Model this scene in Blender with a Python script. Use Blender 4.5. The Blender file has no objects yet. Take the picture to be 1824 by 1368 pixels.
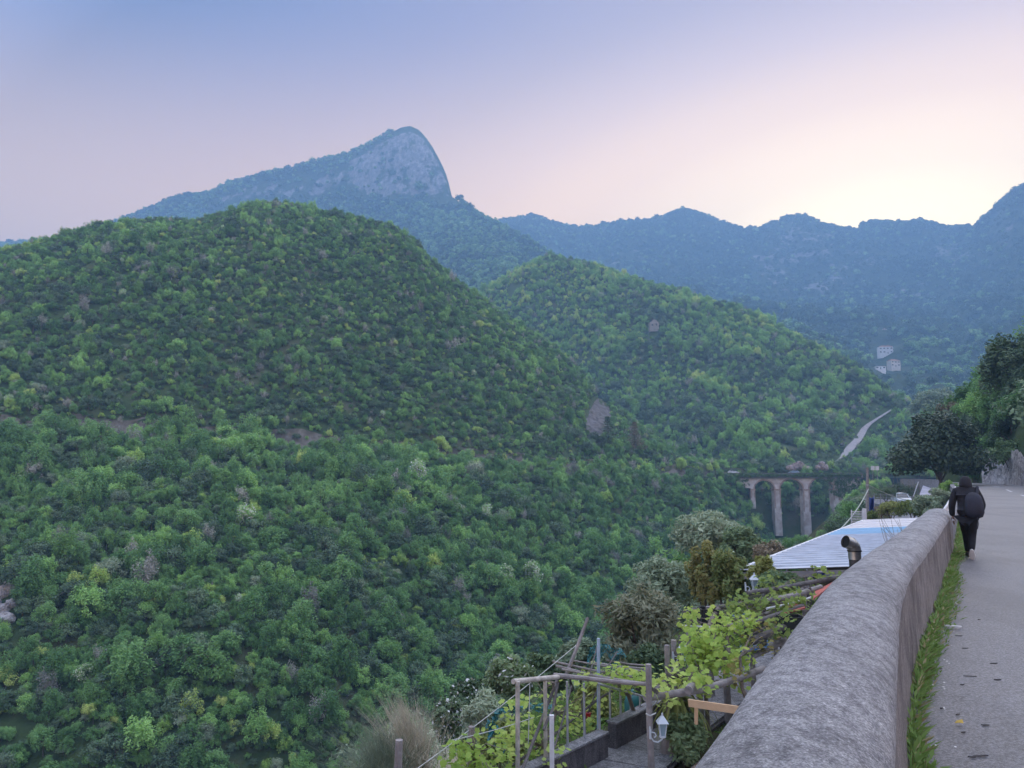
import bpy, bmesh, math, random
import numpy as np
from mathutils import Vector, Matrix, Euler

# ------------------------------------------------------------------ camera, sky, sun, exposure
S = bpy.context.scene
R = math.radians
F_PX, PITCH, EYE = 1380.0, R(6.86), 1.65
cam_data = bpy.data.cameras.new('camera')
cam_data.sensor_width = 36.0
cam_data.lens = 36.0 * F_PX / 1824.0
cam_data.clip_start = 0.05
cam_data.clip_end = 20000.0
cam = bpy.data.objects.new('camera', cam_data)
S.collection.objects.link(cam)
cam.location = (0, 0, EYE)
cam.rotation_euler = (math.pi / 2 + PITCH, 0, 0)
S.camera = cam

SUN_AZ = math.atan(0.50)          # to the right of straight ahead, behind the far ridge
SUN_EL = R(58)           # the soft light of the whole evening sky: no direct sun, no cast shadows
W = bpy.data.worlds.new('World')
S.world = W
W.use_nodes = True
wt = W.node_tree
wt.nodes.clear()
def wn(t, **k):
    n = wt.nodes.new(t)
    for a, b in k.items():
        setattr(n, a, b)
    return n
w_out = wn('ShaderNodeOutputWorld')
w_bg = wn('ShaderNodeBackground')
w_sky = wn('ShaderNodeTexSky', sky_type='NISHITA', sun_disc=False, sun_elevation=SUN_EL,
           sun_rotation=SUN_AZ, air_density=1.0, dust_density=2.5, ozone_density=3.0)
w_tc = wn('ShaderNodeTexCoord')
# dusk colours: warm round the hidden sun, pink and lavender further out, periwinkle over the rest of the sky
w_nrm = wn('ShaderNodeVectorMath', operation='NORMALIZE')
wt.links.new(w_tc.outputs['Generated'], w_nrm.inputs[0])
w_sep = wn('ShaderNodeSeparateXYZ')
wt.links.new(w_nrm.outputs[0], w_sep.inputs[0])
def wm(op, a, b=None, c=None):
    n = wn('ShaderNodeMath', operation=op)
    for i, v in enumerate((a, b, c)):
        if v is None:
            continue
        if isinstance(v, (int, float)):
            n.inputs[i].default_value = v
        else:
            wt.links.new(v, n.inputs[i])
    return n.outputs[0]
w_az = wm('SUBTRACT', wm('ARCTAN2', w_sep.outputs['X'], w_sep.outputs['Y']), R(26.5))
w_elv = wm('MULTIPLY', wm('SUBTRACT', wm('ARCSINE', w_sep.outputs['Z']), R(12)), 1.9)
w_ang = wm('SQRT', wm('ADD', wm('MULTIPLY', w_az, w_az), wm('MULTIPLY', w_elv, w_elv)))
w_deg = wm('DIVIDE', w_ang, R(90))
w_ramp = wn('ShaderNodeValToRGB')
cr = w_ramp.color_ramp
cr.interpolation = 'LINEAR'
stops = [(0, (2.6, 2.1, .95)), (8, (1.9, 1.48, .72)), (16, (1.15, .87, .50)), (24, (.68, .51, .38)), (32, (.44, .34, .325)), (40, (.285, .225, .25)), (48, (.195, .162, .22)),
         (56, (.13, .122, .20)), (64, (.066, .080, .165)), (82, (.18, .25, .48))]
while len(cr.elements) < len(stops):
    cr.elements.new(0.5)
for e, (p, c) in zip(cr.elements, stops):
    e.position = p / 90
    e.color = (*c, 1)
wt.links.new(w_deg, w_ramp.inputs[0])
# the horizon is paler and pinker than the sky above it all the way round
w_hz = wn('ShaderNodeMapRange', interpolation_type='SMOOTHSTEP')
w_hz.inputs[1].default_value, w_hz.inputs[2].default_value = R(33), R(12)
w_hz.inputs[3].default_value, w_hz.inputs[4].default_value = 0.0, 1.0
wt.links.new(wm('ARCSINE', w_sep.outputs['Z']), w_hz.inputs[0])
w_tf = wn('ShaderNodeMapRange', interpolation_type='SMOOTHSTEP')
w_tf.inputs[1].default_value, w_tf.inputs[2].default_value = 12 / 90, 30 / 90
wt.links.new(w_deg, w_tf.inputs[0])
w_mix = wn('ShaderNodeMix', data_type='RGBA')
w_mix.blend_type = 'ADD'
wt.links.new(wm('MULTIPLY', w_hz.outputs[0], w_tf.outputs[0]), w_mix.inputs['Factor'])
wt.links.new(w_ramp.outputs[0], w_mix.inputs['A'])
w_mix.inputs['B'].default_value = (.64, .33, .0, 1)
w_nis = wn('ShaderNodeVectorMath', operation='SCALE')
w_nis.inputs['Scale'].default_value = 0.10
wt.links.new(w_sky.outputs[0], w_nis.inputs[0])
w_mix2 = wn('ShaderNodeMix', data_type='RGBA')
w_mix2.inputs['Factor'].default_value = 0.93
wt.links.new(w_nis.outputs[0], w_mix2.inputs['A'])
wt.links.new(w_mix.outputs['Result'], w_mix2.inputs['B'])
wt.links.new(w_mix2.outputs['Result'], w_bg.inputs['Color'])
w_bg.inputs['Strength'].default_value = 1.0
wt.links.new(w_bg.outputs[0], w_out.inputs['Surface'])

sun_d = bpy.data.lights.new('sun', 'SUN')
sun_d.energy = 1.5
sun_d.angle = R(110)
sun_d.color = (1.0, 0.95, 0.89)
sun = bpy.data.objects.new('sun', sun_d)
S.collection.objects.link(sun)
sdir = Vector((math.sin(SUN_AZ) * math.cos(SUN_EL), math.cos(SUN_AZ) * math.cos(SUN_EL), math.sin(SUN_EL)))
sun.rotation_euler = sdir.to_track_quat('Z', 'Y').to_euler()
sun.location = (0, 0, 50)

S.view_settings.view_transform = 'Standard'
S.view_settings.look = 'None'
S.view_settings.exposure = 1.28
S.view_settings.gamma = 1.0
S.view_settings.use_curve_mapping = False
cy = S.cycles
cy.max_bounces = 4
cy.diffuse_bounces = 2
cy.glossy_bounces = 2
cy.transmission_bounces = 3
cy.volume_bounces = 1
cy.transparent_max_bounces = 6
cy.use_adaptive_sampling = True
cy.adaptive_threshold = 0.02
cy.use_denoising = True
cy.caustics_reflective = False
cy.caustics_refractive = False
try:
    cy.denoiser = 'OPENIMAGEDENOISE'
    cy.denoising_prefilter = 'ACCURATE'
except Exception:
    pass

# ------------------------------------------------------------------ helpers
COL = S.collection
def ray(px, py):
    """direction through a point of the photograph (1824 x 1368), as (x per y, z per y)"""
    a, b = (px - 912.0) / F_PX, (684.0 - py) / F_PX
    dy = math.cos(PITCH) - b * math.sin(PITCH)
    return a / dy, (math.sin(PITCH) + b * math.cos(PITCH)) / dy
def P(px, py, Y):
    u, s = ray(px, py)
    return Vector((u * Y, Y, EYE + s * Y))

def new_mat(name):
    m = bpy.data.materials.new(name)
    m.use_nodes = True
    return m, m.node_tree, m.node_tree.nodes['Principled BSDF']
def nd(t, kind, **k):
    n = t.nodes.new(kind)
    for a, b in k.items():
        setattr(n, a, b)
    return n
def ramp(t, fac, stops, interp='LINEAR'):
    n = nd(t, 'ShaderNodeValToRGB')
    n.color_ramp.interpolation = interp
    while len(n.color_ramp.elements) < len(stops):
        n.color_ramp.elements.new(0.5)
    for e, (p, c) in zip(n.color_ramp.elements, stops):
        e.position = p
        e.color = (*c, 1) if len(c) == 3 else c
    t.links.new(fac, n.inputs[0])
    return n.outputs[0]
def noise(t, scale, detail=4, rough=0.55, vec=None, dist=0.0):
    n = nd(t, 'ShaderNodeTexNoise')
    n.inputs['Scale'].default_value = scale
    n.inputs['Detail'].default_value = detail
    n.inputs['Roughness'].default_value = rough
    n.inputs['Distortion'].default_value = dist
    if vec is not None:
        t.links.new(vec, n.inputs['Vector'])
    return n.outputs['Fac']
def coords(t, kind='Object', scale=(1, 1, 1), rot=(0, 0, 0)):
    c = nd(t, 'ShaderNodeTexCoord')
    mp = nd(t, 'ShaderNodeMapping')
    mp.inputs['Scale'].default_value = scale
    mp.inputs['Rotation'].default_value = rot
    t.links.new(c.outputs[kind], mp.inputs[0])
    return mp.outputs[0]
def mixc(t, fac, a, b, blend='MIX'):
    n = nd(t, 'ShaderNodeMix', data_type='RGBA')
    n.blend_type = blend
    for s, v in (('Factor', fac), ('A', a), ('B', b)):
        if isinstance(v, (int, float)):
            n.inputs[s].default_value = v
        elif isinstance(v, tuple):
            n.inputs[s].default_value = (*v, 1)
        else:
            t.links.new(v, n.inputs[s])
    return n.outputs['Result']
def bump(t, h, strength, dist, bsdf):
    b = nd(t, 'ShaderNodeBump')
    b.inputs['Strength'].default_value = strength
    b.inputs['Distance'].default_value = dist
    t.links.new(h, b.inputs['Height'])
    t.links.new(b.outputs[0], bsdf.inputs['Normal'])
def mat_plain(name, col, rough=0.6, metal=0.0, var=0.18, scale=6.0, bmp=0.0, kind='Object', spec=None):
    """one colour with uneven patches and a little relief"""
    m, t, b = new_mat(name)
    v = coords(t, kind)
    n = noise(t, scale, 5, 0.6, v)
    lo = tuple(c * (1 - var) for c in col)
    hi = tuple(min(1, c * (1 + var)) for c in col)
    t.links.new(ramp(t, n, [(0.3, lo), (0.7, hi)]), b.inputs['Base Color'])
    b.inputs['Roughness'].default_value = rough
    b.inputs['Metallic'].default_value = metal
    if spec is not None:
        b.inputs['Specular IOR Level'].default_value = spec
    if bmp:
        bump(t, noise(t, scale * 6, 4, 0.6, v), bmp, 0.02, b)
    return m

LEAF_GAIN = 4.4
def leaf_mat(name, dark, mid, light, transl=0.3, rough=0.6, top=None, gain=None):
    """foliage: each tree a tone of its own, each leaf a little lighter or darker"""
    m, t, b = new_mat(name)
    t.nodes.remove(b)
    oi = nd(t, 'ShaderNodeObjectInfo')
    ge = nd(t, 'ShaderNodeNewGeometry')
    ma = nd(t, 'ShaderNodeMath', operation='MULTIPLY')
    ma.inputs[1].default_value = 0.6
    t.links.new(oi.outputs['Random'], ma.inputs[0])
    mb = nd(t, 'ShaderNodeMath', operation='MULTIPLY_ADD')
    mb.inputs[1].default_value = 0.4
    t.links.new(ge.outputs['Random Per Island'], mb.inputs[0])
    t.links.new(ma.outputs[0], mb.inputs[2])
    dark, mid, light = [tuple(min(.8, x * (gain or LEAF_GAIN)) for x in c) for c in (dark, mid, light)]
    st = [(0.12, dark), (0.5, mid), (0.88, light)]
    if top:
        st.append((0.97, top))
    c = ramp(t, mb.outputs[0], st)
    d = nd(t, 'ShaderNodeBsdfPrincipled')
    d.inputs['Roughness'].default_value = rough
    d.inputs['Specular IOR Level'].default_value = 0.25
    t.links.new(c, d.inputs['Base Color'])
    tr = nd(t, 'ShaderNodeBsdfTranslucent')
    t.links.new(mixc(t, 0.35, c, tuple(min(1, x * 1.5) for x in light)), tr.inputs['Color'])
    mx = nd(t, 'ShaderNodeMixShader')
    mx.inputs[0].default_value = transl
    t.links.new(d.outputs[0], mx.inputs[1])
    t.links.new(tr.outputs[0], mx.inputs[2])
    t.links.new(mx.outputs[0], t.nodes['Material Output'].inputs['Surface'])
    return m

def mesh_np(name, V, faces, mats=(), smooth=False, midx=None):
    """V (n,3); faces (m,k) all of one size"""
    V = np.asarray(V, dtype=np.float32)
    faces = np.asarray(faces, dtype=np.int32)
    me = bpy.data.meshes.new(name)
    n, m, k = len(V), len(faces), faces.shape[1]
    me.vertices.add(n)
    me.vertices.foreach_set('co', V.ravel())
    me.loops.add(m * k)
    me.loops.foreach_set('vertex_index', faces.ravel())
    me.polygons.add(m)
    me.polygons.foreach_set('loop_start', np.arange(0, m * k, k, dtype=np.int32))
    me.polygons.foreach_set('loop_total', np.full(m, k, dtype=np.int32))
    if smooth:
        me.polygons.foreach_set('use_smooth', np.ones(m, dtype=bool))
    for x in mats:
        me.materials.append(x)
    if midx is not None:
        me.polygons.foreach_set('material_index', np.asarray(midx, dtype=np.int32))
    me.update(calc_edges=True)
    me.validate()
    return me

def wloc(o):
    v = Vector((0, 0, 0))
    while o is not None:
        v += o.location
        o = o.parent
    return v
def link(name, me, parent=None):
    o = bpy.data.objects.new(name, me)
    COL.objects.link(o)
    if parent is not None:
        o.parent = parent
        o.location = -wloc(parent)
    return o
def tag(o, label=None, cat=None, group=None, kind=None):
    if label: o['label'] = label
    if cat: o['category'] = cat
    if group: o['group'] = group
    if kind: o['kind'] = kind
    return o
def thing(name, label, cat, loc=(0, 0, 0), group=None):
    o = bpy.data.objects.new(name, None)
    o.empty_display_size = 0.2
    COL.objects.link(o)
    o.location = loc
    return tag(o, label, cat, group)

class MB:
    """collects shapes in world coordinates; build() links them as one mesh object"""
    def __init__(s):
        s.v, s.f = [], []
    def add(s, vs, fs):
        b = len(s.v)
        s.v += [tuple(v) for v in vs]
        s.f += [tuple(i + b for i in f) for f in fs]
        return s
    def box(s, c, d, rz=0.0, M=None):
        c = Vector(c)
        hx, hy, hz = d[0] / 2, d[1] / 2, d[2] / 2
        rot = M if M is not None else Matrix.Rotation(rz, 3, 'Z')
        vs = [c + rot @ Vector((x * hx, y * hy, z * hz)) for z in (-1, 1) for y in (-1, 1) for x in (-1, 1)]
        return s.add(vs, [(0, 2, 3, 1), (4, 5, 7, 6), (0, 1, 5, 4), (2, 6, 7, 3), (0, 4, 6, 2), (1, 3, 7, 5)])
    def bar(s, p, q, w, h, up=(0, 0, 1)):
        p, q = Vector(p), Vector(q)
        d = (q - p)
        L = d.length
        d.normalize()
        u = Vector(up)
        if abs(d.dot(u)) > 0.98:
            u = Vector((0, 1, 0))
        x = d.cross(u).normalized()
        z = x.cross(d).normalized()
        M = Matrix((x, d, z)).transposed()
        return s.box((p + q) / 2, (w, L, h), M=M)
    def tube(s, pts, rad, n=8, cap=True):
        pts = [Vector(p) for p in pts]
        k = len(pts)
        if not hasattr(rad, '__len__'):
            rad = [rad] * k
        b = len(s.v)
        prev = None
        for i, p in enumerate(pts):
            d = (pts[min(i + 1, k - 1)] - pts[max(i - 1, 0)])
            if d.length < 1e-9:
                d = Vector((0, 0, 1))
            d.normalize()
            a = prev if prev is not None else (Vector((0, 0, 1)) if abs(d.z) < 0.9 else Vector((1, 0, 0)))
            x = (a - d * a.dot(d))
            if x.length < 1e-6:
                x = d.orthogonal()
            x.normalize()
            prev = x
            y = d.cross(x)
            for j in range(n):
                t = 2 * math.pi * j / n
                s.v.append(tuple(p + (x * math.cos(t) + y * math.sin(t)) * rad[i]))
        for i in range(k - 1):
            for j in range(n):
                a0, a1 = b + i * n + j, b + i * n + (j + 1) % n
                s.f.append((a0, a1, a1 + n, a0 + n))
        if cap:
            s.f.append(tuple(b + j for j in range(n))[::-1])
            s.f.append(tuple(b + (k - 1) * n + j for j in range(n)))
        return s
    def lathe(s, c, prof, n=16, axis=None):
        """prof: list of (radius, height) round the vertical through c"""
        c = Vector(c)
        b = len(s.v)
        for r, h in prof:
            for j in range(n):
                t = 2 * math.pi * j / n
                q = Vector((r * math.cos(t), r * math.sin(t), h))
                s.v.append(tuple(c + (axis @ q if axis is not None else q)))
        for i in range(len(prof) - 1):
            for j in range(n):
                a0, a1 = b + i * n + j, b + i * n + (j + 1) % n
                s.f.append((a0, a1, a1 + n, a0 + n))
        s.f.append(tuple(b + j for j in range(n))[::-1])
        s.f.append(tuple(b + (len(prof) - 1) * n + j for j in range(n)))
        return s
    def prism(s, pts, off):
        """polygon pts (3D) pushed along off"""
        pts = [Vector(p) for p in pts]
        off = Vector(off)
        n = len(pts)
        vs = pts + [p + off for p in pts]
        fs = [tuple(range(n))[::-1], tuple(range(n, 2 * n))] + [(i, (i + 1) % n, n + (i + 1) % n, n + i) for i in range(n)]
        return s.add(vs, fs)
    def grid(s, rows):
        """rows: list of equal-length point lists"""
        b = len(s.v)
        m = len(rows[0])
        for r in rows:
            s.v += [tuple(p) for p in r]
        for i in range(len(rows) - 1):
            for j in range(m - 1):
                a = b + i * m + j
                s.f.append((a, a + 1, a + m + 1, a + m))
        return s
    def build(s, name, mat, parent=None, smooth=False, bevel=0.0, local=False, thick=0.0, fix=True):
        me = bpy.data.meshes.new(name)
        me.from_pydata(s.v, [], s.f)
        if fix:
            bm = bmesh.new()
            bm.from_mesh(me)
            bmesh.ops.recalc_face_normals(bm, faces=bm.faces)
            bm.to_mesh(me)
            bm.free()
        if mat:
            me.materials.append(mat)
        if smooth:
            for p in me.polygons:
                p.use_smooth = True
            try:
                me.set_sharp_from_angle(angle=R(42))
            except Exception:
                pass
        me.update()
        o = bpy.data.objects.new(name, me)
        COL.objects.link(o)
        if parent is not None:
            o.parent = parent
            if not local:
                o.location = -wloc(parent)
        if thick:
            md = o.modifiers.new('thick', 'SOLIDIFY')
            md.thickness = thick
            md.offset = 0
        if bevel:
            md = o.modifiers.new('bevel', 'BEVEL')
            md.width = bevel
            md.segments = 2
            md.limit_method = 'ANGLE'
        return o

# value noise for terrain, numpy
def _hash(ix, iy, seed):
    h = (ix.astype(np.int64) * 374761393 + iy.astype(np.int64) * 668265263 + seed * 1442695041) & 0x7fffffff
    h = ((h ^ (h >> 13)) * 1274126177) & 0x7fffffff
    return ((h ^ (h >> 16)) & 0xffff) / 65535.0
def vnoise(x, y, seed=0):
    x, y = np.asarray(x, float), np.asarray(y, float)
    ix, iy = np.floor(x), np.floor(y)
    fx, fy = x - ix, y - iy
    fx, fy = fx * fx * (3 - 2 * fx), fy * fy * (3 - 2 * fy)
    a, b = _hash(ix, iy, seed), _hash(ix + 1, iy, seed)
    c, d = _hash(ix, iy + 1, seed), _hash(ix + 1, iy + 1, seed)
    return (a + (b - a) * fx) * (1 - fy) + (c + (d - c) * fx) * fy
def fbm(x, y, seed=0, oct=4, gain=0.5):
    s, a, tot = 0, 1.0, 0
    for i in range(oct):
        s = s + a * (vnoise(x * 2 ** i, y * 2 ** i, seed + i * 17) - 0.5)
        tot += a
        a *= gain
    return s / tot * 2
# ------------------------------------------------------------------ terrain
rng = np.random.default_rng(7)

def ground_mat(name, cols, scale, rock=None, bmp=0.6, bdist=0.5, rockvec=(1, 1, .45), rscale=.05):
    m, t, b = new_mat(name)
    v = coords(t)
    c = ramp(t, noise(t, scale, 6, 0.62, v), [(0.32, cols[0]), (0.5, cols[1]), (0.7, cols[2])])
    if rock:
        at = nd(t, 'ShaderNodeAttribute', attribute_name='rock')
        rv = coords(t, scale=rockvec)
        n1 = noise(t, rscale, 7, 0.68, rv)
        add = nd(t, 'ShaderNodeMath', operation='ADD')
        t.links.new(at.outputs['Fac'], add.inputs[0])
        t.links.new(n1, add.inputs[1])
        fac = ramp(t, add.outputs[0], [(0.92 / 1.6, (0, 0, 0)), (0.97 / 1.6, (1, 1, 1))])
        sc = nd(t, 'ShaderNodeMath', operation='MULTIPLY')
        sc.inputs[1].default_value = 1 / 1.6
        t.links.new(add.outputs[0], sc.inputs[0])
        t.links.new(sc.outputs[0], fac.node.inputs[0])
        rc = ramp(t, noise(t, rscale * 3.3, 6, 0.7, rv), [(0.3, rock[0]), (0.52, rock[1]), (0.72, rock[2])])
        c = mixc(t, fac, c, rc)
    t.links.new(c, b.inputs['Base Color'])
    b.inputs['Roughness'].default_value = 0.95
    b.inputs['Specular IOR Level'].default_value = 0.1
    bump(t, noise(t, scale * 3, 6, 0.65, v), bmp, bdist, b)
    return m

M_near = ground_mat('undergrowth', [(.030, .052, .022), (.060, .095, .035), (.11, .105, .065)], 0.11)
M_mid = ground_mat('undergrowth_mid', [(.034, .056, .026), (.065, .10, .04), (.11, .11, .07)], 0.06)
ROCK = [(.06, .065, .06), (.26, .255, .25), (.48, .465, .45)]
M_peak = ground_mat('mountain_scrub', [(.030, .050, .024), (.050, .080, .034), (.080, .105, .05)], 0.02, ROCK, 1.0, 6.0, rscale=0.035)
M_far = ground_mat('ridge_scrub', [(.028, .046, .024), (.046, .070, .032), (.075, .095, .05)], 0.013, ROCK, 1.0, 8.0, rscale=0.03)

class Hill:
    """a slope drawn through rails (near foot ... crest ... back); every rail is a list of (u, Y, z) with x = u * Y"""
    def __init__(s, rails, seed, amp, wave, crest, cw=.12):
        s.rails = []
        for r in rails:
            a = np.array(sorted(r))
            s.rails.append(a)
        s.seed, s.amp, s.wave, s.crest, s.cw = seed, amp, wave, crest, cw
    def at_u(s, u):
        return [(np.interp(u, r[:, 0], r[:, 1]), np.interp(u, r[:, 0], r[:, 2])) for r in s.rails]
    def slopes(s, K):
        n = len(K)
        sec = [(K[i + 1][1] - K[i][1]) / np.maximum(K[i + 1][0] - K[i][0], 1e-3) for i in range(n - 1)]
        m = [sec[0]]
        for i in range(1, n - 1):
            a, b = sec[i - 1], sec[i]
            m.append(np.where(a * b > 0, 2 * a * b / np.where(np.abs(a + b) < 1e-9, 1e-9, a + b), 0.0))
        m.append(sec[-1])
        return m
    def z(s, u, Y):
        u, Y = np.asarray(u, float), np.asarray(Y, float)
        K = s.at_u(u)
        m = s.slopes(K)
        out = np.array(K[0][1] + (Y - K[0][0]) * 0.0, float)
        for i in range(len(K) - 1):
            h = np.maximum(K[i + 1][0] - K[i][0], 1e-3)
            t = np.clip((Y - K[i][0]) / h, 0, 1)
            t2, t3 = t * t, t * t * t
            zz = (2 * t3 - 3 * t2 + 1) * K[i][1] + (t3 - 2 * t2 + t) * h * m[i] + (-2 * t3 + 3 * t2) * K[i + 1][1] + (t3 - t2) * h * m[i + 1]
            out = np.where(Y >= K[i][0], zz, out)
        Yc = K[s.crest][0]
        w = np.clip((Yc - Y) / (0.22 * Yc), s.cw, 1.0) * np.clip((Y - K[0][0]) / (0.05 * Yc), 0.0, 1.0)
        x = u * Y
        rib = fbm(x / (s.wave * 1.0), Y / (s.wave * 2.4), s.seed, 4)
        fine = fbm(x / (s.wave * .22), Y / (s.wave * .3), s.seed + 5, 3)
        return out + w * s.amp * (rib * 1.5 + fine * .45)
    def mesh(s, name, u0, u1, nu, rows, mat, rock=None):
        u = np.linspace(u0, u1, nu)
        K = s.at_u(u)
        Ys = []
        for i in range(len(K) - 1):
            k = rows[i]
            for j in range(k + (1 if i == len(K) - 2 else 0)):
                Ys.append(K[i][0] + (K[i + 1][0] - K[i][0]) * j / k)
        Ys = np.array(Ys)
        U = np.broadcast_to(u, Ys.shape)
        Z = s.z(U, Ys)
        V = np.stack([U * Ys, Ys, Z], -1).reshape(-1, 3)
        nr = len(Ys)
        idx = np.arange(nr * nu).reshape(nr, nu)
        Fc = np.stack([idx[:-1, :-1], idx[:-1, 1:], idx[1:, 1:], idx[1:, :-1]], -1).reshape(-1, 4)
        me = mesh_np(name, V, Fc, [mat], smooth=True)
        if rock is not None:
            a = me.attributes.new('rock', 'FLOAT', 'POINT')
            a.data.foreach_set('value', rock(V).astype(np.float32))
        o = link(name, me)
        tag(o, kind='structure')
        return o

def rail(pts):
    out = []
    for px, py, Y in pts:
        u, s_ = ray(px, py)
        out.append((u, Y, EYE + s_ * Y))
    return out
def railz(pts):
    """(px, Y, z) with the column taken near the horizon"""
    return [((px - 912) / F_PX, Y, z) for px, Y, z in pts]
def to_px(V):
    q = np.asarray(V, float) - np.array([0, 0, EYE])
    Fw = q[:, 1] * math.cos(PITCH) + q[:, 2] * math.sin(PITCH)
    Up = -q[:, 1] * math.sin(PITCH) + q[:, 2] * math.cos(PITCH)
    Fw = np.where(Fw < 0.1, 0.1, Fw)
    return 912 + F_PX * q[:, 0] / Fw, 684 - F_PX * Up / Fw

def shift(r, dY, dz):
    return [(u, Y + dY, z + dz) for u, Y, z in r]

# near hill across the valley -------------------------------------------------
TERR = [(-700, 770, 165), (-400, 770, 168), (0, 777, 175), (300, 783, 186), (600, 793, 205), (900, 806, 235), (1050, 818, 255), (1200, 836, 280),
        (1300, 848, 306), (1330, 850, 314), (1420, 852, 320), (1500, 852, 324)]
terr = rail(TERR)
n_crest = rail([(-700, 540, 300), (-400, 520, 310), (-200, 492, 320), (0, 459, 330), (100, 438, 340), (160, 422, 350), (250, 408, 360), (330, 403, 370),
                (420, 386, 390), (480, 376, 400), (540, 383, 405), (620, 401, 410), (700, 413, 415), (740, 436, 418), (770, 468, 418), (800, 496, 418), (850, 532, 415),
                (900, 566, 412), (960, 600, 408), (1020, 645, 400), (1060, 695, 385), (1100, 725, 375), (1150, 760, 365), (1200, 795, 350),
                (1250, 822, 340), (1310, 846, 330), (1420, 850, 332), (1500, 850, 336)])
n_foot = railz([(-700, 66, -47), (-400, 70, -47), (600, 78, -46), (900, 98, -43), (1100, 135, -38), (1250, 205, -33), (1340, 262, -32), (1384, 270, -32), (1434, 274, -32), (1500, 300, -14)])
n_knee = rail([(-700, 1000, 118), (0, 1010, 124), (400, 1015, 130), (700, 1010, 142), (900, 990, 166), (1050, 965, 196), (1200, 930, 240), (1290, 892, 284), (1330, 902, 296), (1346, 915, 299), (1384, 958, 300), (1434, 968, 300), (1470, 940, 301), (1500, 890, 312)])
n_crest = [(u_, Y_, z_ - 12 * Y_ / F_PX) for u_, Y_, z_ in n_crest]
near = Hill([n_foot, n_knee, terr, shift(terr, 6, 0.3), shift(terr, 8.2, 3.6), n_crest, shift(n_crest, 140, -70)], 3, 5.5, 46, 5)
near.mesh('near_hillside', -1.15, 0.425, 250, [26, 44, 3, 3, 84, 14], M_near)

M_track = ground_mat('track_dirt', [(.08, .075, .055), (.14, .125, .10), (.22, .205, .18)], .4, bmp=.6, bdist=.1)
rows = []
for u_ in np.linspace(-1.0, .30, 240):
    Kt = near.at_u(np.array([u_]))
    y0, y1 = float(Kt[2][0][0]), float(Kt[4][0][0])
    rows.append([(u_ * y, y, float(near.z(np.array([u_]), np.array([y]))[0]) + .22) for y in (y0 - .4, y0 + 5.9, y1 + .4)])
V = np.array(rows).reshape(-1, 3)
idx = np.arange(len(V)).reshape(240, 3)
Fc = np.stack([idx[:-1, :-1], idx[1:, :-1], idx[1:, 1:], idx[:-1, 1:]], -1).reshape(-1, 4)
tag(link('hillside_track', mesh_np('hillside_track', V, Fc, [M_track], smooth=True)), kind='structure')

# hill behind it --------------------------------------------------------------
m_crest = rail([(700, 600, 700), (820, 540, 720), (880, 512, 730), (930, 482, 735), (980, 461, 735), (1050, 476, 720), (1120, 502, 700), (1200, 524, 680), (1290, 551, 650),
                (1350, 568, 620), (1420, 602, 590), (1480, 637, 560), (1540, 668, 530), (1590, 709, 500), (1640, 735, 480), (1700, 755, 470), (1900, 790, 470)])
m_foot = rail([(700, 850, 425), (1000, 850, 405), (1100, 850, 385), (1200, 850, 360), (1310, 850, 318), (1420, 851, 322), (1500, 851, 326), (1600, 851, 345), (1700, 851, 360), (1900, 851, 360)])
m_mid = rail([(700, 740, 520), (1000, 690, 520), (1100, 680, 500), (1200, 690, 470), (1310, 720, 430), (1420, 735, 420), (1500, 765, 400), (1600, 800, 395), (1700, 815, 400), (1900, 830, 400)])
m_crest = [(u_, Y_, z_ - 4 * Y_ / F_PX) for u_, Y_, z_ in m_crest]
mid = Hill([m_foot, m_mid, m_crest, shift(m_crest, 200, -90)], 11, 10, 90, 2)
mid.mesh('middle_hillside', -0.16, 0.72, 190, [34, 46, 12], M_mid)

# peaked mountain -------------------------------------------------------------
p_crest = rail([(-500, 470, 2100), (-100, 449, 2050), (0, 441, 2050), (60, 435, 2050), (120, 433, 2000), (170, 413, 1950), (200, 401, 1900), (250, 384, 1900), (300, 361, 1880),
                (340, 351, 1870), (380, 344, 1860), (410, 328, 1850), (440, 321, 1850), (490, 308, 1840), (520, 303, 1840), (560, 291, 1830), (600, 283, 1820), (640, 268, 1810),
                (670, 251, 1805), (700, 236, 1800), (715, 229, 1800), (732, 226, 1800), (745, 231, 1800), (757, 244, 1790), (770, 263, 1780), (780, 282, 1770), (790, 302, 1760), (798, 322, 1745), (804, 352, 1720),
                (820, 362, 1690), (850, 380, 1640), (890, 402, 1560), (930, 424, 1480), (980, 452, 1400), (1040, 490, 1330), (1120, 540, 1270), (1250, 620, 1200)])
p_cliff = rail([(-500, 490, 1850), (0, 462, 1850), (120, 452, 1830), (200, 418, 1800), (300, 392, 1770), (400, 378, 1740), (520, 372, 1720), (640, 372, 1690), (730, 362, 1670), (780, 364, 1660),
                (804, 376, 1630), (850, 402, 1560), (890, 425, 1480), (980, 480, 1320), (1120, 570, 1200), (1250, 640, 1150)])
p_foot = rail([(-500, 600, 1000), (0, 600, 1000), (700, 590, 950), (900, 580, 900), (1120, 620, 900), (1250, 680, 900)])
peak = Hill([p_foot, p_cliff, p_crest, shift(p_crest, 260, -190)], 23, 36, 150, 2, .14)
p_cr = np.array([(x, y) for x, y in [(-500, 470), (0, 441), (120, 433), (200, 401), (300, 361), (380, 344), (440, 321), (520, 303), (600, 283), (640, 268), (700, 236), (732, 226), (757, 244), (780, 282), (798, 322), (804, 352), (850, 380), (980, 452)]], float)
def sst(x, a, b_):
    t = np.clip((x - a) / (b_ - a), 0, 1)
    return t * t * (3 - 2 * t)
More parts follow.
